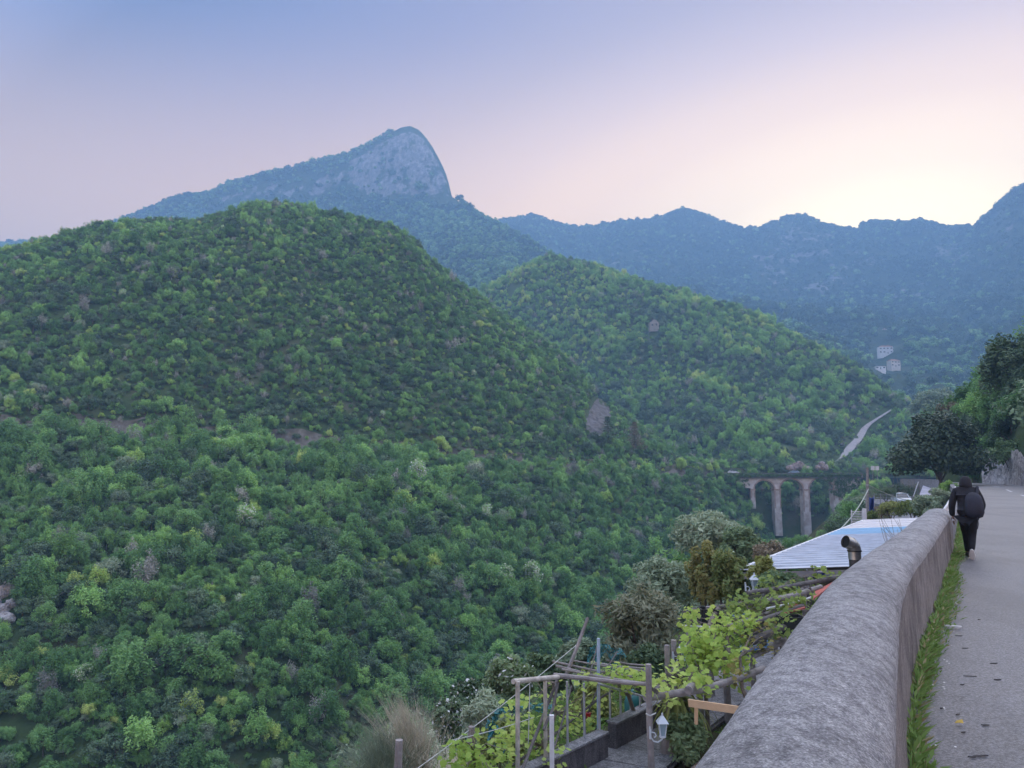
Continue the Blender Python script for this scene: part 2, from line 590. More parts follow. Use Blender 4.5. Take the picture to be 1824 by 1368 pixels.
def peak_rock(V):
    x, y = to_px(V)
    d = y - np.interp(x, p_cr[:, 0], p_cr[:, 1])            # how far below the skyline
    n_ = fbm(x / 38, y / 26, 301, 3)
    face = sst(x, 615, 668) * (1 - sst(x, 800, 815)) * (1 - sst(y, 338, 372)) * (.35 + .65 * sst(d, 2, 9))
    ridge = sst(x, 330, 400) * (1 - sst(x, 640, 680)) * sst(d, 6, 16) * (1 - sst(d, 48, 78)) * np.clip(.75 + n_ * .8, 0, 1)
    return np.clip(.50 * face + .46 * ridge, 0, .52)
peak.mesh('peaked_mountain', -1.0, 0.25, 330, [40, 60, 10], M_peak, peak_rock)

# long ridge closing the valley ------------------------------------------------
f_crest = rail([(700, 430, 2700), (840, 412, 2700), (880, 401, 2700), (910, 396, 2700), (950, 391, 2700), (975, 401, 2700), (1010, 409, 2700), (1050, 411, 2700), (1075, 405, 2690), (1100, 401, 2680), (1140, 400, 2660),
                (1170, 396, 2650), (1190, 386, 2640), (1206, 379, 2630), (1222, 376, 2620), (1245, 384, 2620), (1270, 393, 2620), (1300, 404, 2620), (1325, 412, 2620), (1350, 409, 2600), (1380, 401, 2580), (1395, 393, 2570), (1410, 390, 2560), (1430, 393, 2560),
                (1450, 399, 2560), (1465, 407, 2560), (1490, 412, 2550), (1510, 415, 2550), (1529, 418, 2550), (1536, 406, 2540), (1560, 404, 2530), (1600, 406, 2520), (1640, 403, 2500), (1665, 409, 2480), (1690, 414, 2450), (1715, 418, 2420),
                (1737, 419, 2380), (1750, 404, 2300), (1765, 390, 2200), (1785, 369, 2120), (1805, 352, 2060), (1824, 341, 2000), (1870, 305, 1900), (1950, 265, 1800), (2100, 230, 1700), (2400, 240, 1600)])
f_mid = rail([(700, 520, 1900), (1000, 505, 1900), (1200, 505, 1850), (1400, 520, 1750), (1550, 530, 1650), (1700, 530, 1500), (1824, 510, 1350), (2100, 470, 1200), (2400, 470, 1100)])
f_low = rail([(700, 640, 1100), (1000, 640, 1050), (1200, 640, 1000), (1400, 630, 950), (1550, 622, 900), (1700, 622, 860), (1824, 620, 800), (2100, 590, 750), (2400, 590, 700)])
f_foot = rail([(700, 770, 720), (1000, 770, 700), (1400, 770, 600), (1550, 760, 560), (1700, 755, 520), (1824, 755, 500), (2100, 740, 500), (2400, 740, 500)])
f_crest = [(u_, Y_, z_ - 8 * Y_ / F_PX) for u_, Y_, z_ in f_crest]
far = Hill([f_foot, f_low, f_mid, f_crest, shift(f_crest, 320, -160)], 31, 46, 190, 3, .20)
def far_rock(V):
    x, y = to_px(V)
    r = 0.20 + .20 * fbm(x / 60, y / 40, 303, 3)
    for cx, cy, sx, sy, a in [(1440, 440, 60, 34, .30), (1460, 510, 50, 26, .32), (1700, 450, 50, 22, .30), (1150, 450, 40, 20, .22), (1100, 465, 14, 18, .25), (1220, 450, 20, 14, .2), (1380, 470, 40, 30, .25), (1790, 430, 30, 40, .25), (1608, 570, 26, 8, .3), (1530, 450, 60, 30, .22), (1640, 520, 80, 30, .2)]:
        r += a * np.exp(-((x - cx) / sx) ** 2 - ((y - cy) / sy) ** 2)
    return np.clip(r * .9, 0, .44)
far.mesh('far_ridge', -0.16, 1.05, 330, [14, 24, 50, 60, 10], M_far, far_rock)

# wooded slope rising on the right of the road -------------------------------
r_foot = rail([(1655, 866, 118), (1700, 864, 104), (1745, 862, 92), (1790, 864, 82), (1845, 868, 68), (1950, 876, 52), (2200, 900, 34)])
r_top = [(u, Y + 1.5, z + 2.4) for u, Y, z in r_foot]
r_crest = rail([(1655, 800, 150), (1690, 765, 150), (1740, 735, 148), (1790, 705, 144), (1850, 655, 138), (1950, 590, 120), (2200, 500, 90)])
right = Hill([r_foot, r_top, r_crest, shift(r_crest, 40, 4), shift(r_crest, 260, -10)], 41, 2.0, 22, 2)
right.mesh('right_hillside', .543, 0.93, 90, [4, 36, 6, 10], M_near)

# ------------------------------------------------------------------ road and near bank
EDGE = [(-12.5, -26), (-7.6, -16), (-2.95, -6.2), (-0.06, 0.0), (1.19, 2.54), (2.39, 4.92), (3.07, 6.2), (3.93, 7.7), (5.24, 9.88), (7.59, 13.81), (9.75, 17.4), (15.9, 27.9), (25.2, 44), (31.2, 55), (37.3, 66), (44.3, 80),
        (49.3, 90), (56.0, 108), (67, 135), (90, 185), (124, 250), (164, 330)]
def catmull(pts, step):
    pts = [np.array(p, float) for p in pts]
    out = []
    for i in range(len(pts) - 1):
        p0, p1, p2, p3 = pts[max(i - 1, 0)], pts[i], pts[i + 1], pts[min(i + 2, len(pts) - 1)]
        n = max(1, int(np.linalg.norm(p2 - p1) / step))
        for j in range(n):
            t = j / n
            out.append(0.5 * ((2 * p1) + (-p0 + p2) * t + (2 * p0 - 5 * p1 + 4 * p2 - p3) * t * t + (-p0 + 3 * p1 - 3 * p2 + p3) * t ** 3))
    out.append(pts[-1])
    return np.array(out)
EL = catmull(EDGE, 0.7)
def normals(L):
    d = np.gradient(L, axis=0)
    d /= np.linalg.norm(d, axis=1)[:, None]
    return np.stack([d[:, 1], -d[:, 0]], 1)      # to the right of travel
EN = normals(EL)
def zroad(Y):
    return np.interp(Y, [-30, 12, 20, 30, 44, 66, 100, 140], [0, 0, .08, .22, .48, .8, .98, 1.0])

# the bank below the wall: garden terrace, then the slope into the valley
def bank_z(Y, t):
    lot = np.interp(Y, [0, 42, 60, 85, 130, 200, 320], [-2.45, -2.45, -2.3, -1.95, -2.0, -2.2, -1.5])
    drop = np.interp(t, [0, 4.9, 7.5, 12, 20, 40, 75, 120], [0, 0, -1.0, -3.4, -9, -22, -44, -50])
    k = np.interp(Y, [0, 60, 95, 130, 250, 330], [1, 1, 1, 1.35, 1.35, 1.1])
    wide = np.interp(Y, [0, 52, 62, 105, 125], [0, 0, .8, .6, 0])
    drop = np.interp(np.maximum(t - wide, 0), [0, 4.9, 7.5, 12, 20, 40, 75, 120], [0, 0, -1.0, -3.4, -9, -22, -44, -50])
    return lot + drop * k
def bank_point(i, t):
    return EL[i, 0] - EN[i, 0] * t, EL[i, 1] - EN[i, 1] * t
sel = [i for i in range(0, len(EL), 3)]
ts = np.concatenate([np.arange(.45, 6, .5), np.arange(6, 16, .9), np.arange(16, 100, 3.0)])
rows = []
for i in sel:
    x = EL[i, 0] - EN[i, 0] * ts
    y = EL[i, 1] - EN[i, 1] * ts
    z = bank_z(EL[i, 1], ts) + np.clip((ts - 5) / 6, 0, 1) * (fbm(x / 6, y / 6, 77, 4) * 0.9 + fbm(x / 1.3, y / 1.3, 78, 2) * .15)
    rows.append(np.stack([x, y, z], 1))
V = np.concatenate(rows)
idx = np.arange(len(V)).reshape(len(sel), len(ts))
Fc = np.stack([idx[:-1, :-1], idx[1:, :-1], idx[1:, 1:], idx[:-1, 1:]], -1).reshape(-1, 4)
M_bank = ground_mat('garden_soil', [(.030, .042, .016), (.055, .062, .028), (.11, .095, .065)], 0.9, bmp=.8, bdist=.08)
tag(link('garden_slope', mesh_np('garden_slope', V, Fc, [M_bank], smooth=True)), kind='structure')

# asphalt
def asphalt(name, tone):
    m, t, b = new_mat(name)
    v = coords(t)
    big = noise(t, .35, 4, .6, v)
    vs = coords(t, rot=(0, 0, R(31)), scale=(1.6, .10, 1))
    streak = noise(t, 1.0, 4, .6, vs)
    grain = noise(t, 55, 4, .85, v)
    mm = nd(t, 'ShaderNodeMath', operation='ADD')
    t.links.new(big, mm.inputs[0])
    t.links.new(streak, mm.inputs[1])
    base = ramp(t, mm.outputs[0], [(0.70, tuple(c * .80 for c in tone)), (.95, tone), (1.0, tuple(c * 1.13 for c in tone))])
    c2 = mixc(t, .75, base, ramp(t, grain, [(0.38, (.22, .22, .22)), (0.5, (.9, .9, .9)), (0.58, (1.9, 1.9, 1.95))]), 'MULTIPLY')
    vor = nd(t, 'ShaderNodeTexVoronoi', feature='DISTANCE_TO_EDGE')
    vor.inputs['Scale'].default_value = .42
    dv = nd(t, 'ShaderNodeVectorMath', operation='ADD')
    t.links.new(v, dv.inputs[0])
    nv = nd(t, 'ShaderNodeTexNoise')
    nv.inputs['Scale'].default_value = 2.2
    nv.inputs['Detail'].default_value = 5
    t.links.new(v, nv.inputs['Vector'])
    t.links.new(nv.outputs['Color'], dv.inputs[1])
    t.links.new(dv.outputs[0], vor.inputs['Vector'])
    cr1 = ramp(t, vor.outputs['Distance'], [(0.0, (1, 1, 1)), (0.006, (0, 0, 0))])
    gate = ramp(t, noise(t, .5, 3, .6, v), [(0.56, (0, 0, 0)), (0.64, (.75, .75, .75))])
    cf = nd(t, 'ShaderNodeMath', operation='MULTIPLY')
    t.links.new(cr1, cf.inputs[0])
    t.links.new(gate, cf.inputs[1])
    c3 = mixc(t, cf.outputs[0], c2, (.03, .03, .032))
    t.links.new(c3, b.inputs['Base Color'])
    b.inputs['Roughness'].default_value = .48
    b.inputs['Specular IOR Level'].default_value = .6
    bump(t, grain, .55, .006, b)
    return m
M_asph = asphalt('worn_asphalt', (.145, .139, .142))
M_asph2 = asphalt('patched_sheen_asphalt', (.165, .158, .162))  # patched stretch, its tone lightened to paint in the sky's grazing sheen
def strip(name, mat, s0, s1, o0, o1, lift, nt=8, crown=.03):
    """a sheet along the road edge between offsets o0..o1 to its right"""
    ii = [i for i in range(len(EL)) if s0 <= EL[i, 1] <= s1]
    rows = []
    for i in ii:
        o = np.linspace(o0, o1, nt)
        x, y = EL[i, 0] + EN[i, 0] * o, EL[i, 1] + EN[i, 1] * o
        z = zroad(EL[i, 1]) + lift + crown * np.sin(np.clip(o / 6.0, 0, 1) * math.pi) + 0 * o
        rows.append(np.stack([x, y, z], 1))
    V = np.concatenate(rows)
    idx = np.arange(len(V)).reshape(len(ii), nt)
    Fc = np.stack([idx[:-1, :-1], idx[:-1, 1:], idx[1:, 1:], idx[1:, :-1]], -1).reshape(-1, 4)
    return mesh_np(name, V, Fc, [mat], smooth=True)
YS = float(EL[int(np.argmin(np.abs(EL[:, 1] - 36.2))), 1])
road = tag(link('road', strip('road', M_asph, -26, YS + 1e-6, -.02, 6.6, 0.0)), kind='structure')
road2 = tag(link('road_bend', strip('road_bend', M_asph2, YS - 1e-6, 130, -.02, 6.6, 0.0)), kind='structure')
M_line = mat_plain('road_paint', (.62, .62, .64), .6, var=.3, scale=5)
for a, b_ in [(43.5, 49.5), (54, 60), (66, 72), (24.5, 30.5)]:
    link('lane_dash', strip('lane_dash', M_line, a, b_, 3.22, 3.36, .009, nt=3), road2 if a > 36 else road)
link('edge_line', strip('edge_line', M_line, 40, 110, 6.0, 6.12, .009, nt=3), road2)

# verge on the far side and the cut rock face are with the objects below
M_verge = ground_mat('verge_soil', [(.05, .07, .03), (.08, .095, .045), (.13, .12, .09)], 1.4, bmp=.6, bdist=.05)
tag(link('verge', strip('verge', M_verge, -26, 130, 6.55, 10.5, .012, nt=6, crown=0)), kind='structure')
M_deep = ground_mat('valley_soil', [(.02, .03, .015), (.03, .05, .02), (.06, .06, .04)], .1)
mb = MB().grid([[(-4200, -450, -62), (0, -450, -62), (4200, -450, -62)], [(-4200, 2000, -62), (0, 2000, -62), (4200, 2000, -62)], [(-4200, 4300, -62), (0, 4300, -62), (4200, 4300, -62)]])
tag(mb.build('ground', M_deep), kind='structure')
# ------------------------------------------------------------------ trees
L_ash = leaf_mat('leaf_ash', (.029, .058, .017), (.056, .104, .030), (.102, .166, .052))
L_ashd = leaf_mat('leaf_ash_deep', (.019, .042, .014), (.036, .074, .024), (.070, .120, .042))
L_lime = leaf_mat('leaf_fresh', (.064, .106, .026), (.104, .160, .038), (.165, .222, .064), .35)
L_oak = leaf_mat('leaf_holm_oak', (.013, .024, .014), (.026, .043, .023), (.050, .072, .038), .15)
L_fg = leaf_mat('leaf_broad', (.024, .056, .016), (.047, .100, .029), (.088, .160, .050), .3, gain=2.3)
L_fglime = leaf_mat('leaf_broad_light', (.046, .090, .020), (.078, .140, .030), (.130, .198, .052), .35, gain=2.4)
L_grey = leaf_mat('twig_bud', (.045, .046, .042), (.085, .084, .074), (.150, .146, .126), .15)
L_white = leaf_mat('leaf_blossom', (.070, .130, .055), (.20, .25, .14), (.52, .54, .42), .25)
L_olive = leaf_mat('leaf_olive', (.060, .090, .055), (.115, .150, .092), (.200, .230, .155), .2, gain=2.4)
L_pine = leaf_mat('needle_pine', (.028, .050, .028), (.050, .078, .038), (.085, .110, .055), .1, gain=2.4)
L_brown = leaf_mat('needle_brown', (.060, .052, .034), (.105, .088, .055), (.150, .125, .080), .1, gain=2.0)
L_far = leaf_mat('leaf_far', (.034, .064, .030), (.058, .104, .044), (.098, .150, .066), .15)
L_far2 = leaf_mat('leaf_far_dark', (.016, .028, .020), (.026, .044, .030), (.046, .066, .044), .15)
M_bark = mat_plain('bark', (.115, .095, .075), .9, var=.35, scale=9, bmp=.6)
M_bark_grey = mat_plain('bark_grey', (.26, .245, .235), .9, var=.3, scale=9, bmp=.6)

DIAMOND = np.array([(-.5, 0), (0, -.5), (.5, 0), (0, .5)])
def leaf_cloud(rg, C, sp, n_per, l, w, centre, up=.35, out=.7, tmpl=DIAMOND, droop=0.0):
    """leaves scattered round clump centres C: verts (n,k,3)"""
    C = np.asarray(C, float)
    n = len(C) * n_per
    c = np.repeat(C, n_per, 0)
    sp = np.repeat(np.broadcast_to(np.asarray(sp, float), (len(C), 3)), n_per, 0)
    g = rg.normal(size=(n, 3))
    g *= (np.minimum(np.linalg.norm(g, axis=1), 1.7) / np.linalg.norm(g, axis=1))[:, None]
    pos = c + g * sp
    o = pos - np.asarray(centre)
    o /= np.linalg.norm(o, axis=1)[:, None] + 1e-6
    nr = o * out + rg.normal(size=(n, 3)) * .55 + np.array([0, 0, up])
    nr /= np.linalg.norm(nr, axis=1)[:, None]
    ref = rg.normal(size=(n, 3)) + o * .6 + np.array([0, 0, -droop])
    t = np.cross(nr, np.cross(ref, nr))
    t /= np.linalg.norm(t, axis=1)[:, None] + 1e-6
    b = np.cross(nr, t)
    s = rg.uniform(.65, 1.3, n)
    V = pos[:, None, :] + t[:, None, :] * (tmpl[None, :, 0:1] * l * s[:, None, None]) + b[:, None, :] * (tmpl[None, :, 1:2] * w * s[:, None, None])
    return V
def leaf_mesh(name, Vs, mats, midx=None):
    V = np.concatenate(Vs) if isinstance(Vs, list) else Vs
    n, k = V.shape[:2]
    return mesh_np(name, V.reshape(-1, 3), np.arange(n * k).reshape(n, k), mats, midx=midx)
def clumps(rg, n, rx, rz, zc, shell=.55, flat=0.0):
    d = rg.normal(size=(n, 3))
    d /= np.linalg.norm(d, axis=1)[:, None]
    d[:, 2] = np.where(d[:, 2] < -.55, -d[:, 2], d[:, 2])
    r = shell + (1 - shell) * rg.random(n) ** .6
    rag = rg.uniform(.8, 1.16, n)
    return d * (r * rag)[:, None] * np.array([rx, rx, rz]) + np.array([0, 0, zc])
def limbs(rg, mbx, top, r0, tips, lean=.15):
    """tapered trunk with limbs reaching for the clumps"""
    p = Vector((0, 0, -.5))
    tr = [p]
    for k in range(1, 5):
        tr.append(Vector((rg.normal() * lean * k / 4, rg.normal() * lean * k / 4, top * k / 4)))
    mbx.tube(tr, [r0 * (1.25 - .24 * k) for k in range(5)], 6)
    for c in tips:
        k = int(rg.integers(2, 5))
        a = tr[k]
        c = Vector(c)
        m = (a + c) / 2 + Vector((0, 0, .12 * (c - a).length))
        mbx.tube([a, m, c], [r0 * .42, r0 * .26, r0 * .08], 5, cap=False)
    return mbx
def mb_mesh(mbx, name, mat, smooth=True):
    me = bpy.data.meshes.new(name)
    me.from_pydata(mbx.v, [], mbx.f)
    for p in me.polygons:
        p.use_smooth = smooth
    me.materials.append(mat)
    me.update()
    return me
def joined(name, mbx, bark, Vs, mats, midx=None):
    """crown and trunk in one mesh, for the mass planting"""
    V = np.concatenate(Vs) if isinstance(Vs, list) else Vs
    n, k = V.shape[:2]
    verts = [tuple(p) for p in V.reshape(-1, 3).tolist()] + list(mbx.v)
    faces = np.arange(n * k).reshape(n, k).tolist() + [tuple(i + n * k for i in f) for f in mbx.f]
    me = bpy.data.meshes.new(name)
    me.from_pydata(verts, [], faces)
    for x in list(mats) + [bark]:
        me.materials.append(x)
    mi = np.zeros(len(faces), np.int32)
    if midx is not None:
        mi[:n] = midx
    mi[n:] = len(mats)
    me.polygons.foreach_set('material_index', mi)
    me.update()
    return me

PROTO = {}          # kind -> list of (crown mesh, trunk mesh, joined mesh)
def make_kind(kind, var, fn):
    PROTO[kind] = []
    for k in range(var):
        rg = np.random.default_rng(hash_seed(kind) + k * 101)
        Vs, mats, midx, tips, top, r0, bark = fn(rg)
        tb = limbs(rg, MB(), top, r0, tips)
        PROTO[kind].append((leaf_mesh(kind + '_crown', Vs, mats, midx), mb_mesh(tb, kind + '_trunk', bark), joined(kind + '_whole', tb, bark, Vs, mats, midx)))
def hash_seed(s):
    return sum((i + 3) * ord(c) for i, c in enumerate(s))

def k_ash(rg, mat=None):
    h = rg.uniform(.95, 1.25)
    C = clumps(rg, 40, 1.6, 1.6 * h, 1.65 * h, .4)
    V = leaf_cloud(rg, C, (.24, .24, .34), 46, .30, .12, (0, 0, .8), .3, .6, droop=.5)
    return V, [mat or L_ash], None, C[:9], 2.6 * h, .09, M_bark
def k_ashd(rg):
    return k_ash(rg, L_ashd)
def k_lime(rg):
    return k_ash(rg, L_lime)
def k_oak(rg):
    C = clumps(rg, 36, 1.75, 1.4, 1.45, .5)
    V = leaf_cloud(rg, C, (.30, .30, .24), 52, .24, .14, (0, 0, 1.2), .5, .8)
    return V, [L_oak], None, C[:8], 1.9, .12, M_bark
def k_grey(rg):
    C = clumps(rg, 24, 1.25, 1.5, 1.7, .35)
    C[:, 2] += rg.random(len(C)) * .7
    V = leaf_cloud(rg, C, (.22, .22, .42), 40, .30, .07, (0, 0, .3), .3, .4)
    return V, [L_grey], None, C[:16], 2.2, .07, M_bark_grey
def k_white(rg):
    C = clumps(rg, 28, 1.35, 1.6, 1.8, .45)
    V = leaf_cloud(rg, C, (.30, .30, .34), 50, .30, .16, (0, 0, 1.4), .4, .7)
    mi = (rg.random(len(V)) < .45).astype(int)
    return V, [L_ash, L_white], mi, C[:8], 2.5, .09, M_bark
def k_pale(rg):
    C = clumps(rg, 28, 1.55, 1.3, 1.4, .45)
    V = leaf_cloud(rg, C, (.32, .32, .28), 52, .30, .09, (0, 0, 1.0), .4, .5)
    return V, [L_olive], None, C[:9], 1.8, .10, M_bark_grey
for kd, nv, fn in [('ash', 4, k_ash), ('ashd', 4, k_ashd), ('lime', 3, k_lime), ('oak', 4, k_oak), ('grey', 3, k_grey), ('white', 2, k_white), ('pale', 3, k_pale)]:
    make_kind(kd, nv, fn)
def k_far(mat):
    def fn(rg):
        C = clumps(rg, 16, 2.6, 2.4, 2.8, .55)
        V = leaf_cloud(rg, C, (.75, .75, .6), 16, 1.5, .9, (0, 0, 1.2), .5, .8)
        return V, [mat], None, C[:2], 2.5, .16, M_bark
    return fn
make_kind('far', 3, k_far(L_far))
make_kind('fardark', 3, k_far(L_far2))

# mass planting: points with a kind, a turn and a size, instanced by geometry nodes
PCOL = bpy.data.collections.new('planting_stock')
ORDER = []
for kd in sorted(PROTO):
    for k, (a, b, c) in enumerate(PROTO[kd]):
        nm = '%s_%02d' % (kd, k)
        PCOL.objects.link(bpy.data.objects.new(nm, c))
        ORDER.append(nm)
ORDER.sort()
IDX = {nm: i for i, nm in enumerate(ORDER)}
def planting_group():
    ng = bpy.data.node_groups.new('planting', 'GeometryNodeTree')
    ng.interface.new_socket('Geometry', in_out='INPUT', socket_type='NodeSocketGeometry')
    ng.interface.new_socket('Geometry', in_out='OUTPUT', socket_type='NodeSocketGeometry')
    gi, go = ng.nodes.new('NodeGroupInput'), ng.nodes.new('NodeGroupOutput')
    iop = ng.nodes.new('GeometryNodeInstanceOnPoints')
    ci = ng.nodes.new('GeometryNodeCollectionInfo')
    ci.inputs['Collection'].default_value = PCOL
    ci.inputs['Separate Children'].default_value = True
    ci.inputs['Reset Children'].default_value = True
    def attr(nm, ty):
        n = ng.nodes.new('GeometryNodeInputNamedAttribute')
        n.data_type = ty
        n.inputs['Name'].default_value = nm
        return next(o for o in n.outputs if o.enabled and o.name == 'Attribute')
    ng.links.new(gi.outputs[0], iop.inputs['Points'])
    ng.links.new(ci.outputs[0], iop.inputs['Instance'])
    iop.inputs['Pick Instance'].default_value = True
    ng.links.new(attr('kind_index', 'INT'), iop.inputs['Instance Index'])
    ng.links.new(attr('turn', 'FLOAT_VECTOR'), iop.inputs['Rotation'])
    ng.links.new(attr('size', 'FLOAT_VECTOR'), iop.inputs['Scale'])
    ng.links.new(iop.outputs[0], go.inputs[0])
    return ng
NG = planting_group()
def plant(name, pos, kinds, turn, size, label, cat):
    me = bpy.data.meshes.new(name)
    me.vertices.add(len(pos))
    me.vertices.foreach_set('co', np.asarray(pos, np.float32).ravel())
    a = me.attributes.new('kind_index', 'INT', 'POINT')
    a.data.foreach_set('value', np.asarray(kinds, np.int32))
    a = me.attributes.new('turn', 'FLOAT_VECTOR', 'POINT')
    a.data.foreach_set('vector', np.asarray(turn, np.float32).ravel())
    a = me.attributes.new('size', 'FLOAT_VECTOR', 'POINT')
    a.data.foreach_set('vector', np.asarray(size, np.float32).ravel())
    o = link(name, me)
    o.modifiers.new('planting', 'NODES').node_group = NG
    return tag(o, label, cat, kind='stuff')

def scatter(hill, g, u0, u1, Y0, Y1, beyond, rails=None, seed=1, c_rail=None):
    rg = np.random.default_rng(seed)
    xs = np.arange(min(u0 * Y1, u0 * Y0), max(u1 * Y1, u1 * Y0), g)
    ys = np.arange(Y0, Y1, g)
    X, Yv = np.meshgrid(xs, ys)
    X = (X + rg.uniform(-.85, .85, X.shape) * g).ravel()
    Yv = (Yv + rg.uniform(-.85, .85, Yv.shape) * g).ravel()
    u = X / Yv
    K = hill.at_u(u)
    ok = (u > u0) & (u < u1) & (Yv > K[0][0]) & (Yv < K[hill.crest][0] + beyond)
    X, Yv, u = X[ok], Yv[ok], u[ok]
    return np.stack([X, Yv, hill.z(u, Yv)], 1), u, rg
def pick(rg, n, weights):
    """weights: dict kind -> array(n) or number"""
    ks = sorted(weights)
    Wm = np.stack([np.broadcast_to(np.asarray(weights[k], float), n) for k in ks], 1)
    Wm = np.clip(Wm, 0, None)
    Wm /= Wm.sum(1, keepdims=True)
    r = rg.random(n)
    ch = (np.cumsum(Wm, 1) < r[:, None]).sum(1)
    ch = np.minimum(ch, len(ks) - 1)
    return [ks[c] for c in ch]
def proto_idx(rg, kinds):
    var = [int(rg.integers(0, len(PROTO[k]))) for k in kinds]
    return var, np.array([IDX['%s_%02d' % (k, v)] for k, v in zip(kinds, var)])

SCAR = [(1066, 748, 23, 42)]       # bare slip on the slope
# ---- near hill
pos, u, rg = scatter(near, 2.1, -1.1, .42, 66, 430, 14, seed=5)
K = near.at_u(u)
hid = (pos[:, 1] > K[2][0] - 1.0) & (pos[:, 1] < K[3][0] + .6)
px, py = to_px(pos)
scar = np.zeros(len(pos), bool)
for cx, cy, sx, sy in SCAR:
    scar |= ((px - cx) / sx) ** 2 + ((py - cy) / sy) ** 2 < 1
scar |= ((px - 0) / 34) ** 2 + ((py - 1075) / 50) ** 2 < 1
gap = fbm(pos[:, 0] / 14, pos[:, 1] / 14, 91, 3) < -.66
vl = np.interp(px, [1325, 1337, 1346, 1362, 1377, 1410, 1441, 1460, 1480, 1500], [0, 893, 905, 925, 948, 958, 962, 945, 915, 0])
blockv = (px > 1326) & (px < 1498) & (pos[:, 1] < 307) & (py - 4.2 * F_PX / pos[:, 1] < vl)
keep = ~hid & ~scar & ~gap & ~blockv
pos, u, px, py = pos[keep], u[keep], px[keep], py[keep]
K = near.at_u(u)
up = np.clip((pos[:, 1] - K[3][0]) / (K[4][0] - K[3][0]), -1, 1.2)       # <0 below the track, 1 at the crest
n1 = fbm(pos[:, 0] / 30, pos[:, 1] / 34, 51, 3)
n2 = fbm(pos[:, 0] / 17, pos[:, 1] / 20, 52, 3)
n3 = fbm(pos[:, 0] / 9, pos[:, 1] / 9, 53, 3)
slope_r = np.clip((px - 520) / 300, 0, 1) * np.clip((up - .02) / .25, 0, 1) * np.clip((1.05 - up) / .2, 0, 1)
midband = np.exp(-((up - .42) / .17) ** 2)
belt = np.exp(-((up - .70) / .07) ** 2) * np.clip((px - 330) / 150, 0, 1) * np.clip((830 - px) / 60, 0, 1)
n = len(pos)
low = np.clip(-up * 4, 0, 1)
fresh = np.clip(slope_r * (1 - belt) + midband * np.clip(.7 + n2, 0, 1) * np.clip((px - 60) / 200, .25, 1), 0, 1)
dk = np.clip((up - .58) / .25, 0, 1) * (1 - slope_r)
wts = {'ash': .50 - .15 * low + .4 * (n1 > 0) * (1 - .6 * low), 'ashd': (.12 + .75 * low + .4 * (n2 < 0) + .5 * dk) * (1 - .8 * fresh),
       'lime': .03 + 1.9 * fresh + .30 * (n2 > .25) * (n3 > 0) - .02 * low,
       'oak': (.20 + .35 * low * (n1 < .1) + .8 * dk + 3.0 * belt + .5 * (n2 < -.25) + 2.2 * np.exp(-((up - .07) / .06) ** 2) * (px < 900)) * (1 - .85 * fresh),
       'grey': (.015 + .20 * (n3 < -.3) + .14 * dk + .05 * low) * (1 - .8 * fresh),
       'white': .008 + .03 * (n3 > .38), 'pale': (.06 + .08 * (n2 > .3)) * (1 - .5 * fresh)}
kinds = pick(rg, n, wts)
var, kidx = proto_idx(rg, kinds)
sz = rg.lognormal(0, .33, n) * np.interp(up, [-1, -.2, -.07, 0, .03, .10, .2, .5, 1], [.74, .70, .60, .50, 1.15, 1.1, .8, .66, .58])
sz = sz * (1 + .55 * np.clip(fbm(pos[:, 0] / 11, pos[:, 1] / 13, 57, 3), -.6, .8))
sz = sz * (1 - .18 * fresh) * (1 + .35 * belt)
sz = np.clip(sz, .3, 1.7)
tall = rg.uniform(.72, 1.12, n)
turn = np.stack([rg.normal(0, .06, n), rg.normal(0, .06, n), rg.uniform(0, 6.28, n)], 1)
size3 = np.stack([sz, sz, sz * tall], 1)
# the ones that show largest stand as trees of their own
app = sz / pos[:, 1]
vis = (px > 6) & (px < 1080) & (py < 1360) & (py > 520)
clear = ~((px > 620) & (py > 1368 - (px - 620) * .42))
cand = np.where(vis & clear)[0]
cand = cand[np.argsort(-app[cand])]
KNAME = {'ash': ('leafy_tree', 'green feathery broadleaf tree'), 'lime': ('light_green_tree', 'light yellow-green leafy tree'), 'oak': ('evergreen_tree', 'dark green rounded evergreen tree'),
         'grey': ('twiggy_tree', 'greyish brown half-bare twiggy tree'), 'ashd': ('deep_green_tree', 'deep green feathery broadleaf tree'), 'white': ('blossom_tree', 'white-flowering green tree'), 'pale': ('grey_green_tree', 'pale grey-green bushy tree')}
TOPK, per = [], {}
for i in cand:
    per.setdefault(kinds[i], 0)
    if per[kinds[i]] < 95 and len(TOPK) < 285:
        per[kinds[i]] += 1
        TOPK.append(i)
def zone(x, y):
    h = 'bottom left' if x < 330 else 'bottom centre-left' if x < 640 else 'beyond the garden trellis' if x < 920 else 'behind the garden shrubs'
    if y < 1080:
        h = h.replace('bottom left', 'left edge, mid height').replace('bottom centre-left', 'centre-left, mid height')
    return h
solo = np.zeros(n, bool)
for i in TOPK:
    solo[i] = True
    nm, lb = KNAME[kinds[i]]
    zn = zone(px[i], py[i])
    t = thing(nm, '%s low on the near hillside, %s' % (lb, zn), 'tree', Vector(pos[i]), '%ss, %s' % (lb, zn))
    t.rotation_euler = tuple(turn[i])
    t.scale = tuple(size3[i])
    cm, tm, _ = PROTO[kinds[i]][var[i]]
    for pn, me in (('trunk', tm), ('crown', cm)):
        c = bpy.data.objects.new(pn, me)
        COL.objects.link(c)
        c.parent = t
m_ = ~solo
